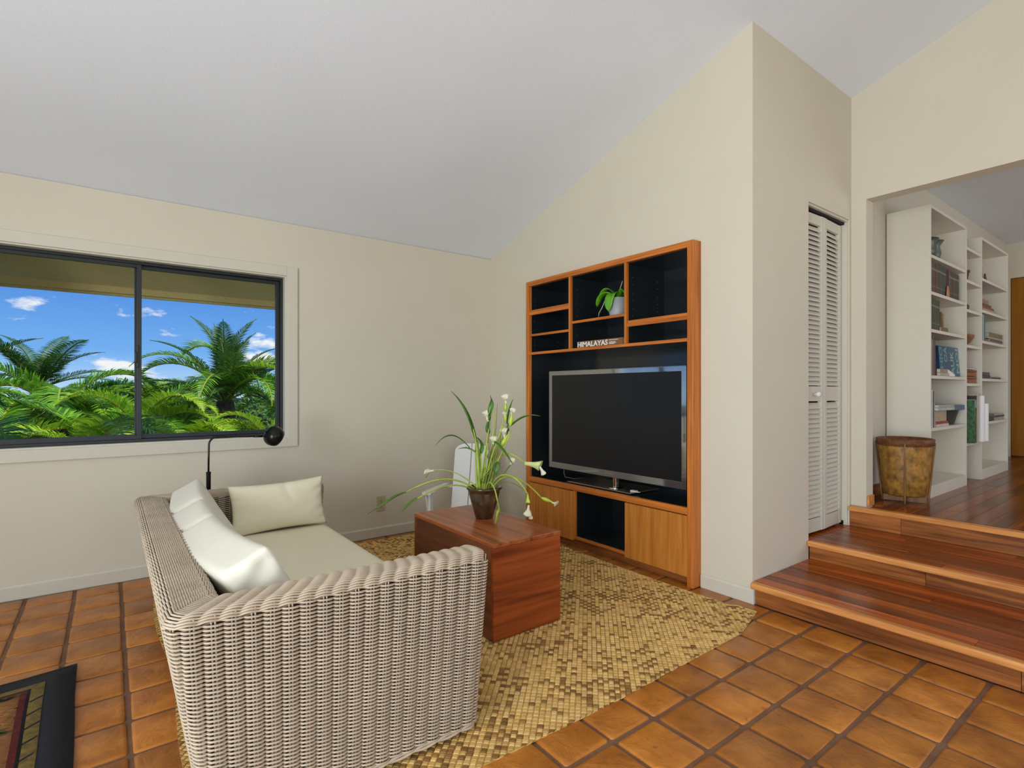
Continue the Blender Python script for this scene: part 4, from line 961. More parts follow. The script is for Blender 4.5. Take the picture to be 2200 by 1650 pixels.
# long back cushion with two folds, leaning on the backrest
Lc = 1.60
def back_fn(p):
    p = p.copy(); s_ = p.y/(Lc/2)      # -1 near .. 1 far
    for sm, dp in ((.46, .013), (-.02, .011)):
        g_ = math.exp(-(abs(s_-sm)/.030)**1.2)
        f_ = max(0, p.x/.19)        # towards the top
        p.x -= g_*dp*max(0, f_)*1.2; p.z *= 1-.05*g_
    bow = (1-s_*s_)
    p.z += .066*bow*(.5+p.x/.38); p.x -= .010*bow*(.5+p.x/.38)
    if s_ < -.9: p.z += .0030*math.sin(p.z*20+p.x*60)*(1 if abs(p.z) < .06 else 0); p.y += (.0035*math.sin(p.x*64+p.z*45)+.003*math.sin(p.x*31-p.z*70))*min(1, max(0, -s_-.9)*10)
    k = (1-(p.x/.2)**4)*(1-s_**8); p.z += math.copysign(.010, p.z)*max(0, k)
    if p.z > .04: p.z *= 1+.25*max(0, k)*max(0, -p.x+.12)/.3
    return p
me = soft_slab(.385, Lc, .150, .022, 26, 110, 12, back_fn); me.materials.append(M_cush); o = bpy.data.objects.new('back_cushion', me); C.objects.link(o)
tag(o, 'long ivory back cushion with two folds leaning on the wicker backrest', 'cushion')
th = math.radians(118)       # local x points up and back
o.rotation_euler = (0, -th, 0)
o.location = (.414, 2.545, .508)
# lumbar pillow against the far arm
vs, fs = pillow_mesh(.52, .285, .125, 44, 30, 1.0, seed=4, rnd=.5, pointy=True)
mb = MB(); mb.add(vs, fs); o = mb.build('throw_pillow', M_cush2, smooth=True)
bm = bmesh.new(); bm.from_mesh(o.data); bmesh.ops.remove_doubles(bm, verts=bm.verts, dist=.0004); bmesh.ops.recalc_face_normals(bm, faces=bm.faces); bm.to_mesh(o.data); bm.free()
o.rotation_euler = (math.radians(78), math.radians(-1.5), math.radians(0)); o.location = (.782, 3.272, .520)
tag(o, 'cream rectangular throw pillow leaning against the far wicker arm', 'pillow')

# ------------------------------------------------------------------ floor lamp behind the sofa
fl = thing('floor_lamp', 'slim dark bronze reading lamp with oval head behind the wicker sofa', 'lamp', (.470, 3.62, .0035))
def flp(o): o.parent = fl; o.matrix_parent_inverse = Matrix.Translation((-.470, -3.62, -.0035)); return o
flp(MB().lathe([(0, .0035), (.12, .0035), (.12, .012), (.112, .018), (.02, .024), (0, .024)], (.470, 3.62, 0), 32).build('base', M_bronze, bevel=.001))
flp(MB().lathe([(0, .02), (.0125, .02), (.0125, .688), (.0135, .690), (.0135, .700), (.006, .702), (0, .702)], (.470, 3.62, 0), 16).build('lower_pole', M_bronze))
pp = [(.470, 3.62, .70), (.471, 3.62, .80), (.472, 3.62, .860)]+[(.472+.046*(1-math.cos(a)), 3.62, .860+.046*math.sin(a)) for a in (.3, .6, .9, 1.2, 1.57)]+[(.60, 3.62, .9035), (.70, 3.62, .8995), (.768, 3.62, .897)]
flp(MB().tube(pp, .0055, 10).build('arm', M_bronze, smooth=True))
flp(MB().tube([(.715, 3.62, .899), (.768, 3.62, .897)], .0078, 10).build('swivel_joint', M_bronze, smooth=True))
hd = MB(); ax = Vector((.62, .18, -.36)).normalized()
hd.lathe([(0, -.045), (.020, -.044), (.042, -.035), (.058, -.018), (.065, .004), (.062, .028), (.056, .044), (.053, .044), (.058, .026), (.060, .004), (.053, -.014), (.038, -.030), (0, -.038)], (.825, 3.62, .900), 32, ax)
flp(hd.build('lamp_head', M_bronze, smooth=True)); flp(MB().tube([Vector((.825, 3.62, .900))+ax*-.045, Vector((.825, 3.62, .900))+ax*-.056], [.006, .004], 8).build('vent_knob', M_bronze, smooth=True))

# wall outlet
ot = thing('wall_outlet', 'ivory electrical outlet on the wall beneath the drooping lily leaf', 'outlet', (1.757, YW, .270))
o = MB().box(-.036, .036, -.006, -.0002, -.060, .060).build('cover_plate', M_ivp, ot, bevel=.003)
for zz_ in (-.022, .022):
    s_ = MB().lathe([(0, -.001), (.0165, -.001), (.0165, .003), (0, .0035)], (0, -.006, zz_), 20, (0, -1, 0)).build('socket', M_ivp, ot)
    MB().box(-.007, -.005, -.0102, -.009, zz_-.002, zz_+.007).box(.005, .007, -.0102, -.009, zz_-.002, zz_+.007).box(-.002, .002, -.0102, -.009, zz_-.011, zz_-.007).build('slot', M_hole, s_)

# ------------------------------------------------------------------ small white slatted chair in the corner
ch = thing('slatted_chair', 'small white wooden garden chair with rounded back slats in the corner', 'chair', (2.245, 3.615, .0085))
ch.scale = (.95, .95, .97); ch.rotation_euler = (0, 0, math.radians(-47))
# local frame: -y is the front, x to the right
def chp(o): o.parent = ch; return o
def slat_pts(x0, x1, ztop, arch, flare):
    """one upright back slat, reclined, with rounded outer top corner"""
    n = 10; zb = .20; out_ = [(x0*.97, zb), (x1*.97, zb)]
    w_ = x1-x0
    cps = []
    for k in range(n+1):
        t = k/n; x = x1+(x0-x1)*t; xn = abs(x)/.15
        cps.append((x, ztop-arch*(1-math.sqrt(max(0, 1-(xn*.985)**3)))))
    return out_+cps
def recline(p, th_): x, z = p; return (x, .10+(z-.2)*.30+th_, z)
for x0, x1 in ((-.150, -.004), (.004, .150)):
    pl = slat_pts(x0, x1, .755, .075, 0); n = len(pl)
    mb = MB(); mb.add([recline(p, 0) for p in pl]+[recline(p, .014) for p in pl], [tuple(range(n)), tuple(range(n, 2*n))[::-1]]+[(i, (i+1) % n, n+(i+1) % n, n+i) for i in range(n)])
    chp(mb.build('back_slat', M_chairw, bevel=.002))
for k in range(5): chp(box('seat_slat', M_chairw, -.20, .20, -.24+k*.070, -.24+k*.070+.060, .235-k*.010, .250-k*.010, bevel=.002))
for sx in (-1, 1):
    pl = [(sx*.19, -.30), (sx*.255, -.31), (sx*.275, -.27), (sx*.262, -.10), (sx*.225, .18), (sx*.19, .20), (sx*.20, -.05), (sx*.185, -.24)]
    mb = MB(); n = len(pl); mb.add([(x, y, .405) for x, y in pl]+[(x, y, .422) for x, y in pl], [tuple(range(n))[::-1], tuple(range(n, 2*n))]+[(i, (i+1) % n, n+(i+1) % n, n+i) for i in range(n)])
    chp(mb.build('armrest', M_chairw, bevel=.003))
    chp(box('leg', M_chairw, sx*.203, sx*.222, -.27, -.20, .0, .404, bevel=.002))
    mb = MB(); mb.prism([(-.225, .405), (-.295, .395), (-.235, .23)], 0, sx*.223, sx*.238); chp(mb.build('arm_bracket', M_chairw, bevel=.002))
    mb = MB(); mb.prism([(-.28, .16), (-.28, .235), (.02, .20), (.30, .04), (.30, 0), (.22, 0), (.0, .12)], 0, sx*.185, sx*.202); chp(mb.build('leg', M_chairw, bevel=.002))
mb = MB().box(-.235, .235, .172, .187, .385, .404); chp(mb.build('back_rail', M_chairw, bevel=.002)); chp(MB().box(-.184, .184, -.285, -.270, .15, .235).build('apron', M_chairw, bevel=.002))

# ------------------------------------------------------------------ white bookcase in the upper room
bc = thing('bookcase', 'tall white bookcase with two wide bays and a narrow middle bay', 'bookcase', (6.0, 1.45, ZF))
def bcp(o): o.parent = bc; o.matrix_parent_inverse = Matrix.Translation((-6.0, -1.45, -ZF)); return o
SY, SB = 1.303, 1.583; pt = .022
ux = [(4.852, 5.788), (6.242, 7.227)]
for (x0, x1), zt_ in zip(ux, (2.562, 2.560)):
    bcp(box('side_panel', M_white, x0, x0+pt, SY, SB, ZF, zt_, bevel=.0015)); bcp(box('side_panel', M_white, x1-pt, x1, SY, SB, ZF, zt_, bevel=.0015))
    bcp(box('top_board', M_white, x0+pt, x1-pt, SY, SB, zt_-pt, zt_)); bcp(box('back_panel', M_white, x0+pt, x1-pt, SB-.006, SB, ZF, zt_-pt))
    bcp(box('plinth', M_white, x0+pt, x1-pt, SY+.001, SY+.02, ZF, ZF+.072)); bcp(box('bottom_board', M_white, x0+pt, x1-pt, SY+.002, SB-.006, ZF+.072, ZF+.090))
LZ = [2.196, 1.922, 1.642, 1.296, .904]
for z in LZ: bcp(box('shelf', M_white, ux[0][0]+pt, ux[0][1]-pt, SY+.001, SB-.006, z-.024, z, bevel=.001))
RZ = [2.197, 1.912, 1.634, 1.293, .898]
for z in RZ: bcp(box('shelf', M_white, ux[1][0]+pt, ux[1][1]-pt, SY+.001, SB-.006, z-.024, z, bevel=.001))
MZ = [2.400, 2.124, 1.874, 1.572, 1.246, .738]
for z in MZ: bcp(box('shelf', M_white, ux[0][1], ux[1][0], SY+.001, SB-.006, z-.024, z, bevel=.001))
# --- contents
def colm(name, c, r=.6): return mat(name, c, r, mottle=.12, scale=25)
M_paper = mat('paper')
def upright_book(x, w, h, d, z, c, label, name='book', lean=0, group=None, y=None, band=None):
    """book standing with its spine to the front"""
    t = thing(name, label, 'book', (x+w/2, (y if y is not None else SY+.03)+d/2, z+.0006), group)
    M = colm('cover_%d_%d_%d' % tuple(int(q*255) for q in c), c)
    MB().box(-w/2, w/2, -d/2, -d/2+.003, 0, h).box(-w/2, -w/2+.0025, -d/2+.003, d/2, 0, h).box(w/2-.0025, w/2, -d/2+.003, d/2, 0, h).build('cover', M, t, bevel=.001)
    box('page_block', M_paper, -w/2+.0026, w/2-.0026, -d/2+.0032, d/2-.004, .003, h-.004, t)
    if band: MB().box(-w/2+.002, w/2-.002, -d/2-.0006, -d/2, h*.74, h*.80).box(-w/2+.002, w/2-.002, -d/2-.0006, -d/2, h*.2, h*.22).build('spine_band', colm('band', band), t)
    if lean: t.rotation_euler = (0, lean, 0)
    return t
rng = random.Random(12)
# second shelf of the first bay: old volumes
cols = [((.10, .085, .065), 'dark grey-brown', .052, .24, (.35, .3, .2)), ((.145, .13, .105), 'faded grey', .050, .235, (.3, .27, .2)), ((.16, .095, .045), 'tan', .042, .235, (.4, .3, .15)), ((.155, .052, .022), 'rust brown', .048, .232, (.4, .25, .1)),
        ((.20, .10, .07), 'dull rose', .030, .23, (.4, .3, .2)), ((.075, .088, .062), 'moss green', .050, .235, (.3, .3, .2)), ((.095, .11, .08), 'grey-green', .050, .232, (.35, .33, .25)), ((.07, .09, .07), 'blue-green', .046, .23, (.3, .3, .25)), ((.085, .10, .075), 'sage green', .048, .228, (.3, .3, .25)),
        ((.085, .012, .006), 'deep red', .075, .225, None), ((.17, .14, .115), 'pale brown', .038, .225, (.35, .2, .15)), ((.16, .07, .045), 'red-striped brown', .040, .222, (.4, .35, .3)), ((.10, .07, .045), 'umber', .040, .22, (.4, .35, .3)), ((.12, .105, .075), 'khaki', .052, .22, (.1, .09, .07)), ((.10, .085, .06), 'drab olive', .052, .22, (.3, .28, .2)), ((.11, .10, .055), 'olive yellow', .050, .218, (.3, .28, .2))]
x = ux[0][0]+pt+.003
for c, nm, w_, h_, bd in cols:
    c = tuple(q*.6 for q in c); bd = bd and tuple(q*.6 for q in bd)
    upright_book(x, w_-.001, h_, .17, LZ[1], c, 'old %s volume with %s on the second shelf of the near bay' % (nm, 'a gilt spine' if bd else 'a plain spine'), group='old volumes on the second shelf', y=SY+.018, band=bd); x += w_
tag(MB().lathe([(0, 0), (.028, 0), (.030, .02), (.022, .06), (.014, .085), (0, .09)], (5.30, SY+.0085, LZ[1]+.001), 12).build('wooden_figure', mat('orange_wood', (.48, .21, .075), .5), smooth=True), 'small orange-brown carved figure standing before the old red volume', 'figurine').scale = (1, .26, 1)
bpy.data.objects['wooden_figure'].location = (0, (SY+.0085)*.74, 0)
# vases on the first shelf
def vase(name, x, y, z, prof, m_, label, cat='vase'): return tag(MB().lathe(prof, (0, 0, 0), 20).build(name, m_, smooth=True), label, cat) , (x, y, z)
for args in ((5.035, 1.40, [(0, 0), (.075, 0), (.085, .06), (.080, .12), (.100, .150), (.092, .150), (.070, .12), (0, .02)], mat('green_glaze', (.045, .065, .035), .35), 'wide green-glazed jar on the top shelf of the near bay'),
             (5.215, 1.40, [(0, 0), (.055, 0), (.068, .07), (.058, .125), (.085, .165), (.078, .165), (.05, .12), (0, .02)], mat('grey_glaze', (.085, .10, .085), .4), 'grey flared vase right of the wide green jar'),
             (4.915, 1.36, [(0, 0), (.030, 0), (.036, .09), (.022, .15), (.028, .185), (.022, .185), (0, .1)], mat('dark_glaze', (.020, .030, .028), .3), 'dark slender bottle at the left end of the top shelf')):
    o, _ = vase('vase', 0, 0, 0, args[2], args[3], args[4]); o.location = (args[0], args[1], LZ[0]+.0006)
# third shelf: green set and small stack
x = ux[0][0]+pt+.003
for k in range(6):
    c = (.050+.012*(k % 2), .062-.004*(k % 3), .030); nm = ('leftmost', 'second', 'third', 'fourth', 'fifth', 'rightmost')[k]
    upright_book(x, .044, .243-.002*k, .17, LZ[2], c, '%s of the six dark green volumes on the third shelf' % nm, group='dark green volumes on the third shelf', y=SY+.02, band=(.16, .14, .07)); x += .0455
def flat_book(x, y, z, w, d, h, c, label, rz=0, group=None, paper=None, name='book', cat='book'):
    t = thing(name, label, cat, (x, y, z+.0006), group); t.rotation_euler = (0, 0, rz); M = colm('cover_%d_%d_%d' % tuple(int(q*255) for q in c), c)
    MB().box(-w/2, w/2, -d/2, d/2, 0, .0025).box(-w/2, w/2, -d/2, d/2, h-.0025, h).box(-w/2, w/2, -d/2, -d/2+.0025, .0025, h-.0025).build('cover', M, t, bevel=.0006)
    box('page_block', paper or M_paper, -w/2+.003, w/2-.003, -d/2+.0028, d/2-.003, .0026, h-.0026, t); return t
flat_book(5.235, 1.385, LZ[2], .17, .14, .036, (.20, .11, .05), 'thick tan book lying flat beside the green volumes')
upright_book(5.165, .035, .115, .12, LZ[2]+.038, (.10, .05, .035), 'small dark brown book standing on the flat tan book', y=SY+.02)
upright_book(5.225, .030, .105, .12, LZ[2]+.038, (.26, .19, .03), 'small mustard yellow book leaning on the brown book', y=SY+.02, lean=-.12)
# fourth shelf: blue lettered book, upright magazines, small things
bb_ = thing('lettered_book', 'large dark blue book with pale green capital letters, standing face out', 'book', (5.52, 1.352, LZ[3]+.0006)); bb_.rotation_euler = (math.radians(-4), 0, 0)
box('cover', mat('deep_blue_cover', (.006, .050, .14), .35), -.285, .235, -.012, .008, 0, .245, bb_, bevel=.001)
for s_, x_, z_, sz, c_ in (('SHIO', -.205, .012, .100, (.10, .30, .25)), ('OA', -.085, .115, .110, (.12, .38, .34)), ('AUK', .085, .012, .125, (.18, .42, .30)), ('NOI', .218, .03, .100, (.22, .40, .36))):
    text(s_, sz, mat('letter_%s' % s_.lower(), c_, .5), bb_, loc=(x_, -.0125, z_), M=axes((0, 0, 1), (-1, 0, 0), (0, -1, 0)), depth=.0004, width={'SHIO': .225, 'OA': .125, 'AUK': .200, 'NOI': .205}[s_], bold=.0022)
for k, (w_, h_, c, nm) in enumerate(((.022, .325, (.16, .30, .30), 'teal'), (.026, .29, (.30, .16, .06), 'orange-brown'), (.020, .27, (.22, .20, .12), 'khaki'), (.016, .30, (.10, .10, .14), 'slate'), (.014, .27, (.32, .07, .09), 'crimson'), (.016, .28, (.05, .08, .05), 'dark green'))):
    upright_book(4.880+k*.0235, w_ if w_ < .023 else .0225, h_, .20, LZ[3], c, 'slim %s book upright at the left of the fourth shelf' % nm, y=SY+.012, group='slim books at the left of the fourth shelf')
flat_book(5.20, 1.318, LZ[3], .22, .026, .024, (.42, .38, .30), 'pale paperback under the buff one on the fourth shelf'); flat_book(5.18, 1.319, LZ[3]+.025, .17, .026, .030, (.33, .25, .16), 'small buff book topmost before the blue lettered book')
tag(MB().add([(5.32, 1.316, LZ[3]+.004), (5.33, 1.316, LZ[3]+.055), (5.47, 1.306, LZ[3]+.012), (5.46, 1.306, LZ[3]+.002), (5.32, 1.326, LZ[3]+.004), (5.33, 1.326, LZ[3]+.055), (5.47, 1.316, LZ[3]+.012), (5.46, 1.316, LZ[3]+.002)],
    [(0, 1, 2, 3), (4, 7, 6, 5), (0, 4, 5, 1), (1, 5, 6, 2), (2, 6, 7, 3), (3, 7, 4, 0)]).build('folded_card', M_chairw), 'white folded card leaning in front of the blue lettered book', 'card')
# fifth shelf
for k, (w_, h_, c, nm) in enumerate(((.040, .27, (.12, .11, .13), 'charcoal'), (.028, .285, (.55, .54, .55), 'white'), (.024, .275, (.04, .035, .035), 'black'), (.018, .26, (.35, .33, .26), 'beige'))):
    upright_book(4.882+sum((.042, .030, .026, .02)[:k]), w_, h_, .20, LZ[4], c, '%s magazine volume upright at the left of the lowest filled shelf' % nm, y=SY+.012, group='magazine volumes on the lowest filled shelf')
flat_book(5.19, 1.42, LZ[4], .30, .21, .020, (.55, .48, .42), 'pale book with a red edge at the bottom of the stack'); flat_book(5.18, 1.42, LZ[4]+.021, .30, .21, .018, (.30, .05, .03), 'thin red book second from the bottom of the stack')
flat_book(5.16, 1.42, LZ[4]+.040, .28, .20, .085, (.42, .32, .21), 'very thick tan volume in the middle of the stack'); flat_book(5.19, 1.40, LZ[4]+.126, .40, .22, .022, (.45, .45, .42), 'grey paperback lying on the very thick tan volume'); flat_book(5.19, 1.40, LZ[4]+.149, .38, .22, .020, (.38, .37, .33), 'grey-beige paperback topmost of the tall stack')
tag(MB().lathe([(0, 0), (.105, 0), (.14, .115), (.145, .118), (.138, .118), (.10, .01), (0, .008)], (5.58, 1.445, LZ[4]+.0006), 24).build('bucket', mat('grey_tin', (.085, .090, .075), .4, .3), smooth=True), 'dark grey round tin bucket at the right of the tall book stack', 'bucket')
bpy.data.objects['bucket'].scale = (1, .84, 1); bpy.data.objects['bucket'].location = (0, 1.445*.15, 0)
tag(MB().box(5.43, 5.755, 1.31, 1.55, LZ[4]+.1195, LZ[4]+.160).build('flat_box', mat('slate_blue', (.09, .15, .22), .5), bevel=.004), 'slate blue flat box resting on the grey tin bucket', 'box')
# middle bay
tag(MB().lathe([(0, 0), (.045, 0), (.055, .075), (.062, .078), (.062, .092), (.055, .092), (.048, .08), (0, .02)], (5.90, 1.37, MZ[1]+.0006), 20).build('terracotta_cup', mat('brown_clay', (.11, .040, .020), .6), smooth=True), 'small brown clay cup on the second shelf of the middle bay', 'cup')
bw = MB(); bw.lathe([(0, 0), (.09, 0), (.17, .035), (.205, .075), (.212, .098), (.203, .098), (.16, .045), (.08, .015), (0, .012)], (0, 0, 0), 28)
o = bw.build('wooden_bowl', wood('bowl_wood', (.13, .045, .008), (.26, .10, .016), 0, .35, 1, .2, .02), smooth=True); o.location = (6.012, 1.440, MZ[3]+.0006); o.scale = (1, .62, 1); tag(o, 'amber wooden bowl filling the middle bay', 'bowl')
tag(MB().lathe([(0, 0), (.02, 0), (.026, .015), (.024, .035), (.012, .045), (0, .046)], (5.84, 1.325, MZ[2]+.0006), 14).build('trinket', mat('dark_trinket', (.06, .035, .02), .5), smooth=True), 'tiny dark round trinket on the third shelf of the middle bay', 'trinket')
for k, (dz, nm) in enumerate(((0, 'lower'), (.060, 'upper'))):
    t = thing('wooden_box', '%s of two reddish brown boxes stacked in the middle bay' % nm, 'box', (6.005, 1.41, MZ[4]+.0006+dz), 'reddish boxes in the middle bay')
    MB().box(-.185, .185, -.085, .085, 0, .040).build('box_body', wood('redbox', (.20, .062, .025), (.32, .11, .045), 0, .4, 1, .1, .05), t, bevel=.008, seg=3); MB().box(-.187, .187, -.087, .087, .041, .058).build('lid', wood('redbox', 0, 0), t, bevel=.006, seg=3)
flat_book(5.96, 1.40, MZ[4]+.120, .29, .16, .010, (.50, .46, .38), 'thin cream booklet lying on the reddish boxes')
gb = thing('picture_book', 'large green picture book upright in the lower middle bay', 'book', (5.865, 1.40, MZ[5]+.0006)); box('cover', mat('green_picture', (.020, .10, .022), .4, mottle=.8, scale=40), -.050, .020, -.14, .14, 0, .365, gb, bevel=.001); box('page_block', M_paper, -.046, .016, -.141, .139, .3655, .368, gb)
box('blue_header', mat('pale_blue', (.16, .30, .36), .4), -.046, .016, -.1412, -.1402, .30, .36, gb)
for k, (x_, w_, h_, c, nm, ln) in enumerate(((5.905, .020, .40, (.05, .03, .02), 'dark brown', .05), (5.935, .026, .42, (.50, .43, .30), 'cream', .06), (5.985, .050, .40, (.52, .50, .44), 'pale grey', .04))):
    upright_book(x_, w_, h_, .28, MZ[5], c, 'tall %s folder standing right of the green picture book' % nm, name='folder', y=SY-.03, lean=ln)
tag(MB().lathe([(0, 0), (.038, 0), (.038, .40), (.034, .40), (.034, .38), (0, .38)], (6.105, SY-.01, MZ[5]+.0006), 20).build('paper_roll', M_chairw), 'upright white paper roll sticking out of the lower middle bay', 'paper roll')
tag(MB().lathe([(0, 0), (.038, 0), (.038, .33), (.034, .33), (.034, .31), (0, .31)], (6.195, SY-.02, MZ[5]+.0006), 20).build('paper_roll', M_chairw), 'shorter white paper roll at the right of the tall paper roll', 'paper roll')
# far bay
for k, (x_, pts) in enumerate(((6.33, [(0, 0), (.01, .05), (.0, .10), (-.02, .15), (-.01, .17)]), (6.50, [(0, 0), (.02, .05), (.01, .09), (-.03, .12)]), (6.66, [(0, 0), (.03, .03), (.06, .07), (.07, .10)]))):
    tag(MB().tube([(x_+a, 1.36+.3*a, RZ[0]+.010+b) for a, b in pts], [.016, .013, .010, .007, .004][:len(pts)], 8).build('driftwood', mat('driftwood', (.16, .11, .075), .8), smooth=True), ('grey-brown driftwood piece at the left of the far bay top shelf', 'forked driftwood piece in the middle of the far bay top shelf', 'rightmost thin driftwood twig on the far bay top shelf')[k], 'driftwood')
pc = thing('seascape_picture', 'dark blue seascape picture standing at the back of the far bay', 'picture', (6.66, SB-.036, RZ[1]+.0006))
pm = mat('sea_paint', (.035, .07, .12), .4, mottle=.9, scale=9); box('canvas', pm, -.36, .36, -.012, .004, .012, .258, pc); MB().box(-.372, .372, -.016, .006, 0, .012).box(-.372, .372, -.016, .006, .258, .270).box(-.372, -.36, -.016, .006, .012, .258).box(.36, .372, -.016, .006, .012, .258).build('frame', mat('dark_frame', (.03, .03, .03), .4), pc)
for k, (w_, d_, h_, c, nm) in enumerate(((.46, .2, .022, (.40, .30, .22), 'pinkish-tan book lowest of the pile before the seascape'), (.42, .19, .022, (.22, .09, .05), 'brown book second in the pile before the seascape'), (.34, .18, .024, (.14, .06, .04), 'dark brown book third in the pile before the seascape'), (.27, .17, .040, (.30, .19, .12), 'thick tan book topmost before the seascape'))):
    flat_book(6.42+.03*(3-k)+.04, 1.41, RZ[1]+(.0, .023, .046, .071)[k], w_, d_, h_, c, nm)
for k, (w_, h_, c, nm) in enumerate(((.030, .250, (.10, .12, .06), 'olive'), (.030, .240, (.16, .18, .08), 'moss'), (.020, .240, (.50, .50, .44), 'white'), (.030, .235, (.10, .24, .27), 'teal'), (.022, .22, (.04, .12, .20), 'navy'))):
    upright_book(6.272+sum((.032, .032, .022, .032)[:k]), w_, h_, .19, RZ[2], c, 'tall %s book upright on the third shelf of the far bay' % nm, y=SY+.01, group='upright books in the far bay')
for k, (x_, w_, h_, c, nm) in enumerate(((6.80, .56, .018, (.24, .17, .14), 'wide flat brown book at the bottom of the far bay pile'), (6.86, .46, .018, (.12, .10, .09), 'dark thin book second in the far bay pile'), (6.78, .52, .018, (.38, .31, .24), 'buff book third in the far bay pile'), (6.84, .50, .040, (.20, .15, .09), 'thick olive-brown book topmost of the far bay pile'))):
    flat_book(x_, 1.42, RZ[2]+(.0, .019, .038, .057)[k], w_, .20, h_, c, nm)
for k, (x_, w_, h_, c, nm) in enumerate(((6.45, .30, .030, (.07, .055, .05), 'black box-like book left on the fourth far bay shelf'), (6.44, .28, .028, (.10, .08, .07), 'charcoal book on top of the black box-like book'), (6.82, .34, .016, (.09, .06, .055), 'thin dark red-brown book on the fourth far bay shelf'), (6.80, .30, .012, (.42, .40, .35), 'thin pale booklet on the dark red-brown book'))):
    flat_book(x_, 1.41, RZ[3]+(.0, .031, .0, .017)[k], w_, .19, h_, c, nm)
for k, (x_, w_, h_, c, nm) in enumerate(((6.58, .26, .040, (.06, .055, .055), 'dark thick magazine stack item left on the fifth far bay shelf'), (6.58, .26, .020, (.12, .11, .11), 'dark grey magazine on top at the left of the fifth far bay shelf'), (6.90, .36, .030, (.34, .31, .27), 'beige magazine at the right of the fifth far bay shelf'), (6.92, .36, .016, (.08, .07, .07), 'black magazine on the beige one on the fifth far bay shelf'), (6.90, .34, .014, (.40, .38, .34), 'light grey magazine topmost at the right of the fifth far bay shelf'))):
    flat_book(x_, 1.41, RZ[4]+(.0, .041, .0, .031, .048)[k], w_, .20, h_, c, nm)

# ------------------------------------------------------------------ tall basket beside the bookcase
bk = thing('basket', 'tapered golden brown woven bin with wooden ribs beside the bookcase', 'basket', (4.560, 1.375, ZF+.001))
M_bask = mat('pounded_bark', (.30, .150, .026), .45, mottle=.55, scale=22, bump=.5, bscale=70)
M_rib = wood('rib_wood', (.14, .065, .022), (.30, .16, .06), 2, .5, 1, 0, .1); M_hoop = wood('hoop_wood', (.09, .030, .010), (.22, .085, .026), 0, .45, 1, 0, .05)
def bkp(o): o.parent = bk; return o
bk.scale = (.84, .84, 1.02)
def rB(z): return .150+.052*z/.45
bkp(MB().lathe([(0, .052), (.09, .052), (.135, .050), (rB(.06), .062), (rB(.2)*1.005, .2), (rB(.39), .39), (rB(.44), .44), (rB(.44)-.006, .44), (rB(.2)-.008, .2), (.14, .07), (0, .066)], (0, 0, 0), 40).build('shell', M_bask, smooth=True))
bkp(MB().lathe([(rB(.40)+.001, .398), (rB(.40)+.006, .402), (rB(.44)+.006, .444), (rB(.44)-.004, .449), (rB(.44)-.010, .444), (rB(.40)-.008, .40)], (0, 0, 0), 40).build('rim_hoop', M_hoop, smooth=True))
sti = MB()
for k in range(64):
    a = 2*PI*k/64; r = rB(.395)+.003; sti.tube([(r*math.cos(a), r*math.sin(a), .392), ((r+.003)*math.cos(a+.03), (r+.003)*math.sin(a+.03), .402)], .0022, 5)
bkp(sti.build('lacing', M_rib)).__setitem__('kind', 'stuff')
for k in range(4):
    a = math.radians(-163+90*k); c_, s_ = math.cos(a), math.sin(a)
    bkp(MB().tube([((rB(z)+.007)*c_, (rB(z)+.007)*s_, z) for z in (.002, .05, .15, .25, .35, .42)], [.008, .008, .007, .007, .007, .005], 8).build('rib', M_rib, smooth=True))
for k in range(2):
    a = math.radians(-163+90*k); c_, s_ = math.cos(a), math.sin(a); R__ = .150
    mb = MB(); mb.add([(R__*c_*t-s_*e_*.006, R__*s_*t+c_*e_*.006, z) for t in (-1, 1) for e_ in (-1, 1) for z in (.004, .045)], [(0, 1, 3, 2), (4, 6, 7, 5), (0, 4, 5, 1), (2, 3, 7, 6), (0, 2, 6, 4), (1, 5, 7, 3)])
    bkp(mb.build('foot_board', M_rib))

# ------------------------------------------------------------------ garden outside
M_grd = mat('garden_ground', (.045, .060, .015), .95, mottle=.5, scale=3)
GZ = -.9
g = MB().box(-60, 60, YW+.3, 90, GZ-.2, GZ).build('garden_ground', M_grd); struct(g)
M_frond = attr_mat('frond', .45, trans=.35)
def frond_mesh(L_, droop, nl, leafL, seed, cols, vang=.5, lw=1.0):
    """feathered frond growing along +x from the origin, arching down"""
    r_ = random.Random(seed); mb = MB(); P = []; n = 16; ang = math.radians(62); x = z = 0; 
    for i in range(n+1):
        P.append(Vector((x, 0, z))); ang -= droop/n*(.5+i/n); x += L_/n*math.cos(ang); z += L_/n*math.sin(ang)
    mb.col = cols[0]; mb.tube(P, [.011*(1-.8*i/n)*L_+.002 for i in range(n+1)], 4, caps=False)
    for k in range(nl):
        t = .16+.84*k/nl; i = min(n-1, int(t*n)); f_ = t*n-i; p = P[i].lerp(P[i+1], f_); T_ = (P[i+1]-P[i]).normalized(); Nn = Vector((-T_.z, 0, T_.x))
        l_ = leafL*math.sin(PI*min(1, .18+.86*t))**.7*r_.uniform(.88, 1.08)
        for s_ in (-1, 1):
            side = Vector((0, s_, 0)); d = (side*.80+T_*.62+Nn*vang*r_.uniform(.7, 1.2)).normalized(); tip = p+d*l_+Vector((0, 0, -.28*l_)); mid = p+d*l_*.45+Vector((0, 0, -.03*l_))
            w_ = T_*(.0065+.003*L_)*lw*r_.uniform(.8, 1.2); mb.col = cols[1+r_.randrange(len(cols)-1)]
            mb.add([p-w_*.6, p+w_*.6, mid+w_, mid-w_, tip], [(0, 1, 2, 3), (3, 2, 4)])
    me_o = mb.build('frond', M_frond); return me_o
greens = [(.36, .42, .05), (.09, .25, .010), (.15, .36, .012), (.22, .44, .02), (.05, .15, .008)]
yel = [(.42, .44, .04), (.30, .48, .02), (.40, .55, .03), (.20, .40, .015)]
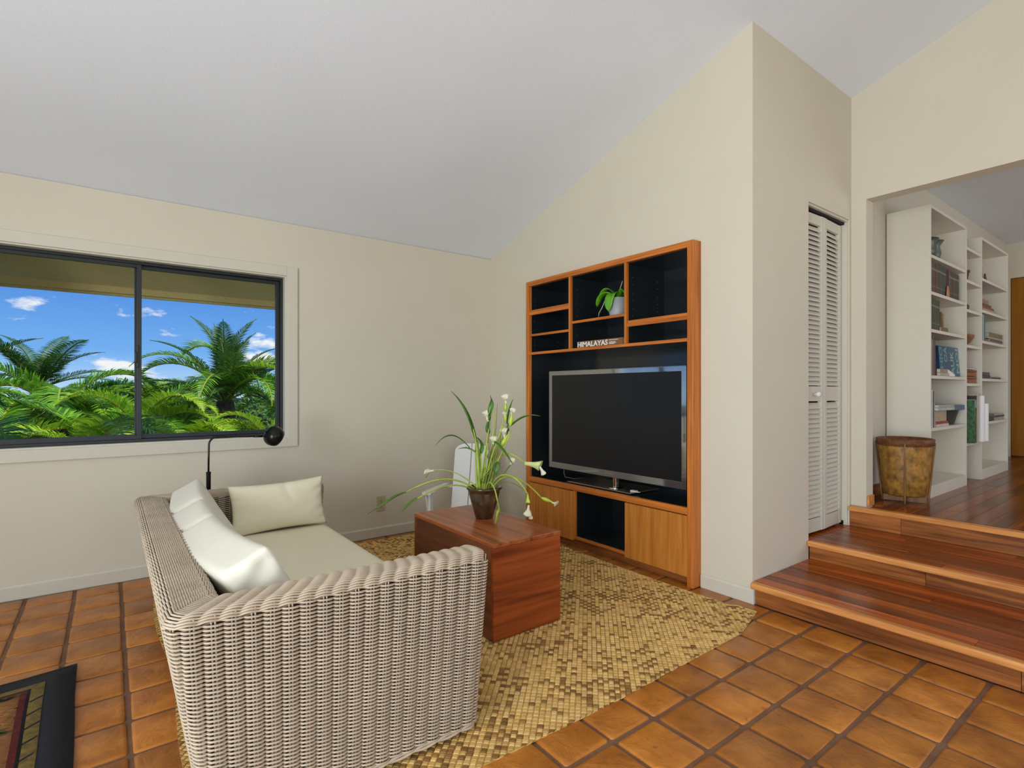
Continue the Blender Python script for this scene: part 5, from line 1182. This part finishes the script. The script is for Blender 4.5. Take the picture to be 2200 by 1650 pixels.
dkg = [(.16, .22, .04), (.045, .12, .012), (.06, .16, .014), (.035, .095, .01)]
FM = [frond_mesh(1.15, 2.0, 56, .26, 1, greens), frond_mesh(1.25, 2.5, 58, .29, 2, yel), frond_mesh(1.05, 1.05, 52, .22, 3, dkg, .35, .75), frond_mesh(1.35, 2.9, 60, .30, 4, greens), frond_mesh(1.1, 2.3, 54, .25, 5, [(.4, .28, .05), (.32, .22, .02), (.24, .26, .02), (.36, .20, .03)]), frond_mesh(1.1, 2.2, 50, .24, 6, greens, .4, .8)]
first_use = set()
def use_frond(k, parent, rot, sc, loc=(0, 0, 0)):
    if k not in first_use: first_use.add(k); o = FM[k]; o.parent = parent; o.rotation_euler = rot; o.scale = (sc,)*3; o.location = loc
    else: o = inst(FM[k], parent, loc, rot, (sc,)*3)
    return o
M_trunk = mat('palm_trunk', (.085, .055, .035), .9, mottle=.5, scale=20, bump=1, bscale=30, bdist=.02)
def palm(x, y, zc_, n, kinds, smin, smax, label, seed, lift=(-.2, .55), trunk_r=.09, name='palm', cat='palm', grp=None, trunk=True):
    r_ = random.Random(seed); t = thing(name, label, cat, (x, y, GZ), grp); h = zc_-GZ
    if trunk:
        q = MB(); P = [(.03*math.sin(3*k_/12), .0, h*k_/12) for k_ in range(13)]; q.tube(P, [trunk_r*(1.15 if k_ % 2 else .95) for k_ in range(13)], 10); q.build('trunk', M_trunk, t, smooth=True)
    for k in range(n):
        az = 2*PI*k/n*2.618*2.3+r_.uniform(-.3, .3); tilt = r_.uniform(*lift)
        use_frond(r_.choice(kinds), t, (r_.uniform(-.25, .25), tilt, az), r_.uniform(smin, smax), (r_.uniform(-.03, .03), r_.uniform(-.03, .03), h-.02))
    return t
palm(1.23, 8.0, 1.05, 36, [2, 2, 5, 2, 1], 1.0, 1.28, 'feathery date palm filling the right window pane, nearest one', 31, (-.75, .55), .11)
palm(1.55, 7.1, .55, 12, [1, 0], .55, .8, 'low bright yellow-green palm at the bottom of the right pane', 32, (-.3, .7), .05, grp=None)
spots = [(-1.55, 7.2, .55, 14, [0, 3], 'areca palm at the far left edge of the window'), (-.95, 6.7, .35, 12, [1, 0, 3], 'bright arching areca palm low in the left pane'), (-.45, 8.2, .70, 14, [0, 4, 3], 'areca palm with orange-tinged fronds in the left pane'),
         (-.15, 6.6, .30, 12, [3, 1], 'lush green areca palm low beside the window mullion'), (.28, 7.5, .50, 14, [1, 0], 'yellow-green areca palm behind the window mullion'), (-.75, 9.4, 1.05, 12, [2], 'darker tall palm standing behind the left pane arecas'),
         (.70, 7.2, .25, 12, [0, 3, 1], 'low arching palm at the left of the right pane'), (2.1, 8.6, .75, 14, [0, 2], 'green palm at the right edge of the window'), (.55, 9.3, .70, 12, [0, 1], 'leafy palm between the two panes, farther back'), (-1.5, 9.0, 1.0, 12, [2, 0], 'tall dark palm at the far left, farther back')]
for k, (x, y, z_, n, kd, lb) in enumerate(spots): palm(x, y, z_+.14, n+3, kd, .85, 1.2, lb, 50+k, (-.35, .55), .05)
# broad-leaved trees and hedge behind
M_bleaf = attr_mat('broad_leaf', .5, trans=.25)
def bush(x, y, z0, rx, ry, rz, n, label, seed, cols, cat='tree', name='tree'):
    r_ = random.Random(seed); mb = MB()
    for k in range(int(n*1.9)):
        u, v = r_.uniform(-1, 1), r_.uniform(0, 2*PI); s_ = math.sqrt(1-u*u); d = Vector((s_*math.cos(v), s_*math.sin(v), u)); rr = r_.uniform(.82, 1.0)*(1+.18*mnoise.noise(d*2.3+Vector((seed, 0, 0))))
        p = Vector((d.x*rx*rr, d.y*ry*rr, d.z*rz*rr)); a = r_.uniform(.035, .075)*max(rx, 1)*.72; t1 = Vector((r_.uniform(-1, 1), r_.uniform(-1, 1), r_.uniform(-.6, .6))).normalized(); t2 = t1.orthogonal().normalized()
        mb.col = tuple(c*r_.uniform(.65, 1.3) for c in cols[r_.randrange(len(cols))]); mb.add([p-t1*a, p+t2*a*.45, p+t1*a, p-t2*a*.45], [(0, 1, 2, 3)])
    t = thing(name, label, cat, (x, y, z0)); o = mb.build('foliage', M_bleaf, t); MB().tube([(0, 0, GZ-z0), (0, 0, 0), (.1, 0, rz*.4)], [.14*rx, .1*rx, .03], 8).build('trunk', M_trunk, t, smooth=True)
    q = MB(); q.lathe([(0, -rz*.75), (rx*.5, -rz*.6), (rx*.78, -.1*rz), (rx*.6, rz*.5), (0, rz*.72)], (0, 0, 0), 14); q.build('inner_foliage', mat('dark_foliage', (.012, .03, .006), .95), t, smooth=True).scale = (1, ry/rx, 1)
G1 = [(.05, .12, .012), (.08, .18, .015), (.035, .09, .01)]; G2 = [(.13, .25, .02), (.09, .20, .02), (.18, .30, .03)]
for k, (x, y, z0, rx, ry, rz, n, lb, cols) in enumerate([(-2.6, 13.5, .2, 1.6, 1.2, 1.25, 1700, 'dark green leafy tree far behind the left edge palms', G1), (-.9, 12.5, .0, 1.5, 1.0, 1.15, 1700, 'rounded dark tree behind the middle of the left pane', G1), (.6, 13.0, .1, 1.3, 1.0, 1.35, 1500, 'light green tree behind the window mullion', G2),
      (2.0, 13.5, .2, 1.4, 1.0, 1.3, 1500, 'green tree behind the feathery date palm', G1), (3.6, 13.0, .2, 1.5, 1.0, 1.4, 1500, 'bushy tree behind the right edge of the window', G2), (-4.2, 13.0, .3, 1.6, 1.2, 1.3, 1200, 'leafy tree far left beyond the window edge', G1),
      (.35, 9.0, .25, .55, .5, .95, 1300, 'bright lime green shrub beside the mullion', G2), (-1.9, 10.2, .0, 1.2, .7, 1.15, 1400, 'dark shrub behind the left edge palms', G1), (1.7, 10.6, -.1, 1.3, .6, 1.15, 1500, 'dark shrub filling in behind the date palm trunk', G1), (-.3, 10.6, -.1, 1.2, .6, 1.25, 1500, 'dark shrub between the arecas in the left pane', G1)]):
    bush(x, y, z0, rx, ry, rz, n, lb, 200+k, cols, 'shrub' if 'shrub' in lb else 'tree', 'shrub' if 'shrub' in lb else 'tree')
for k, o in enumerate(FM):
    if k not in first_use: bpy.data.objects.remove(o)
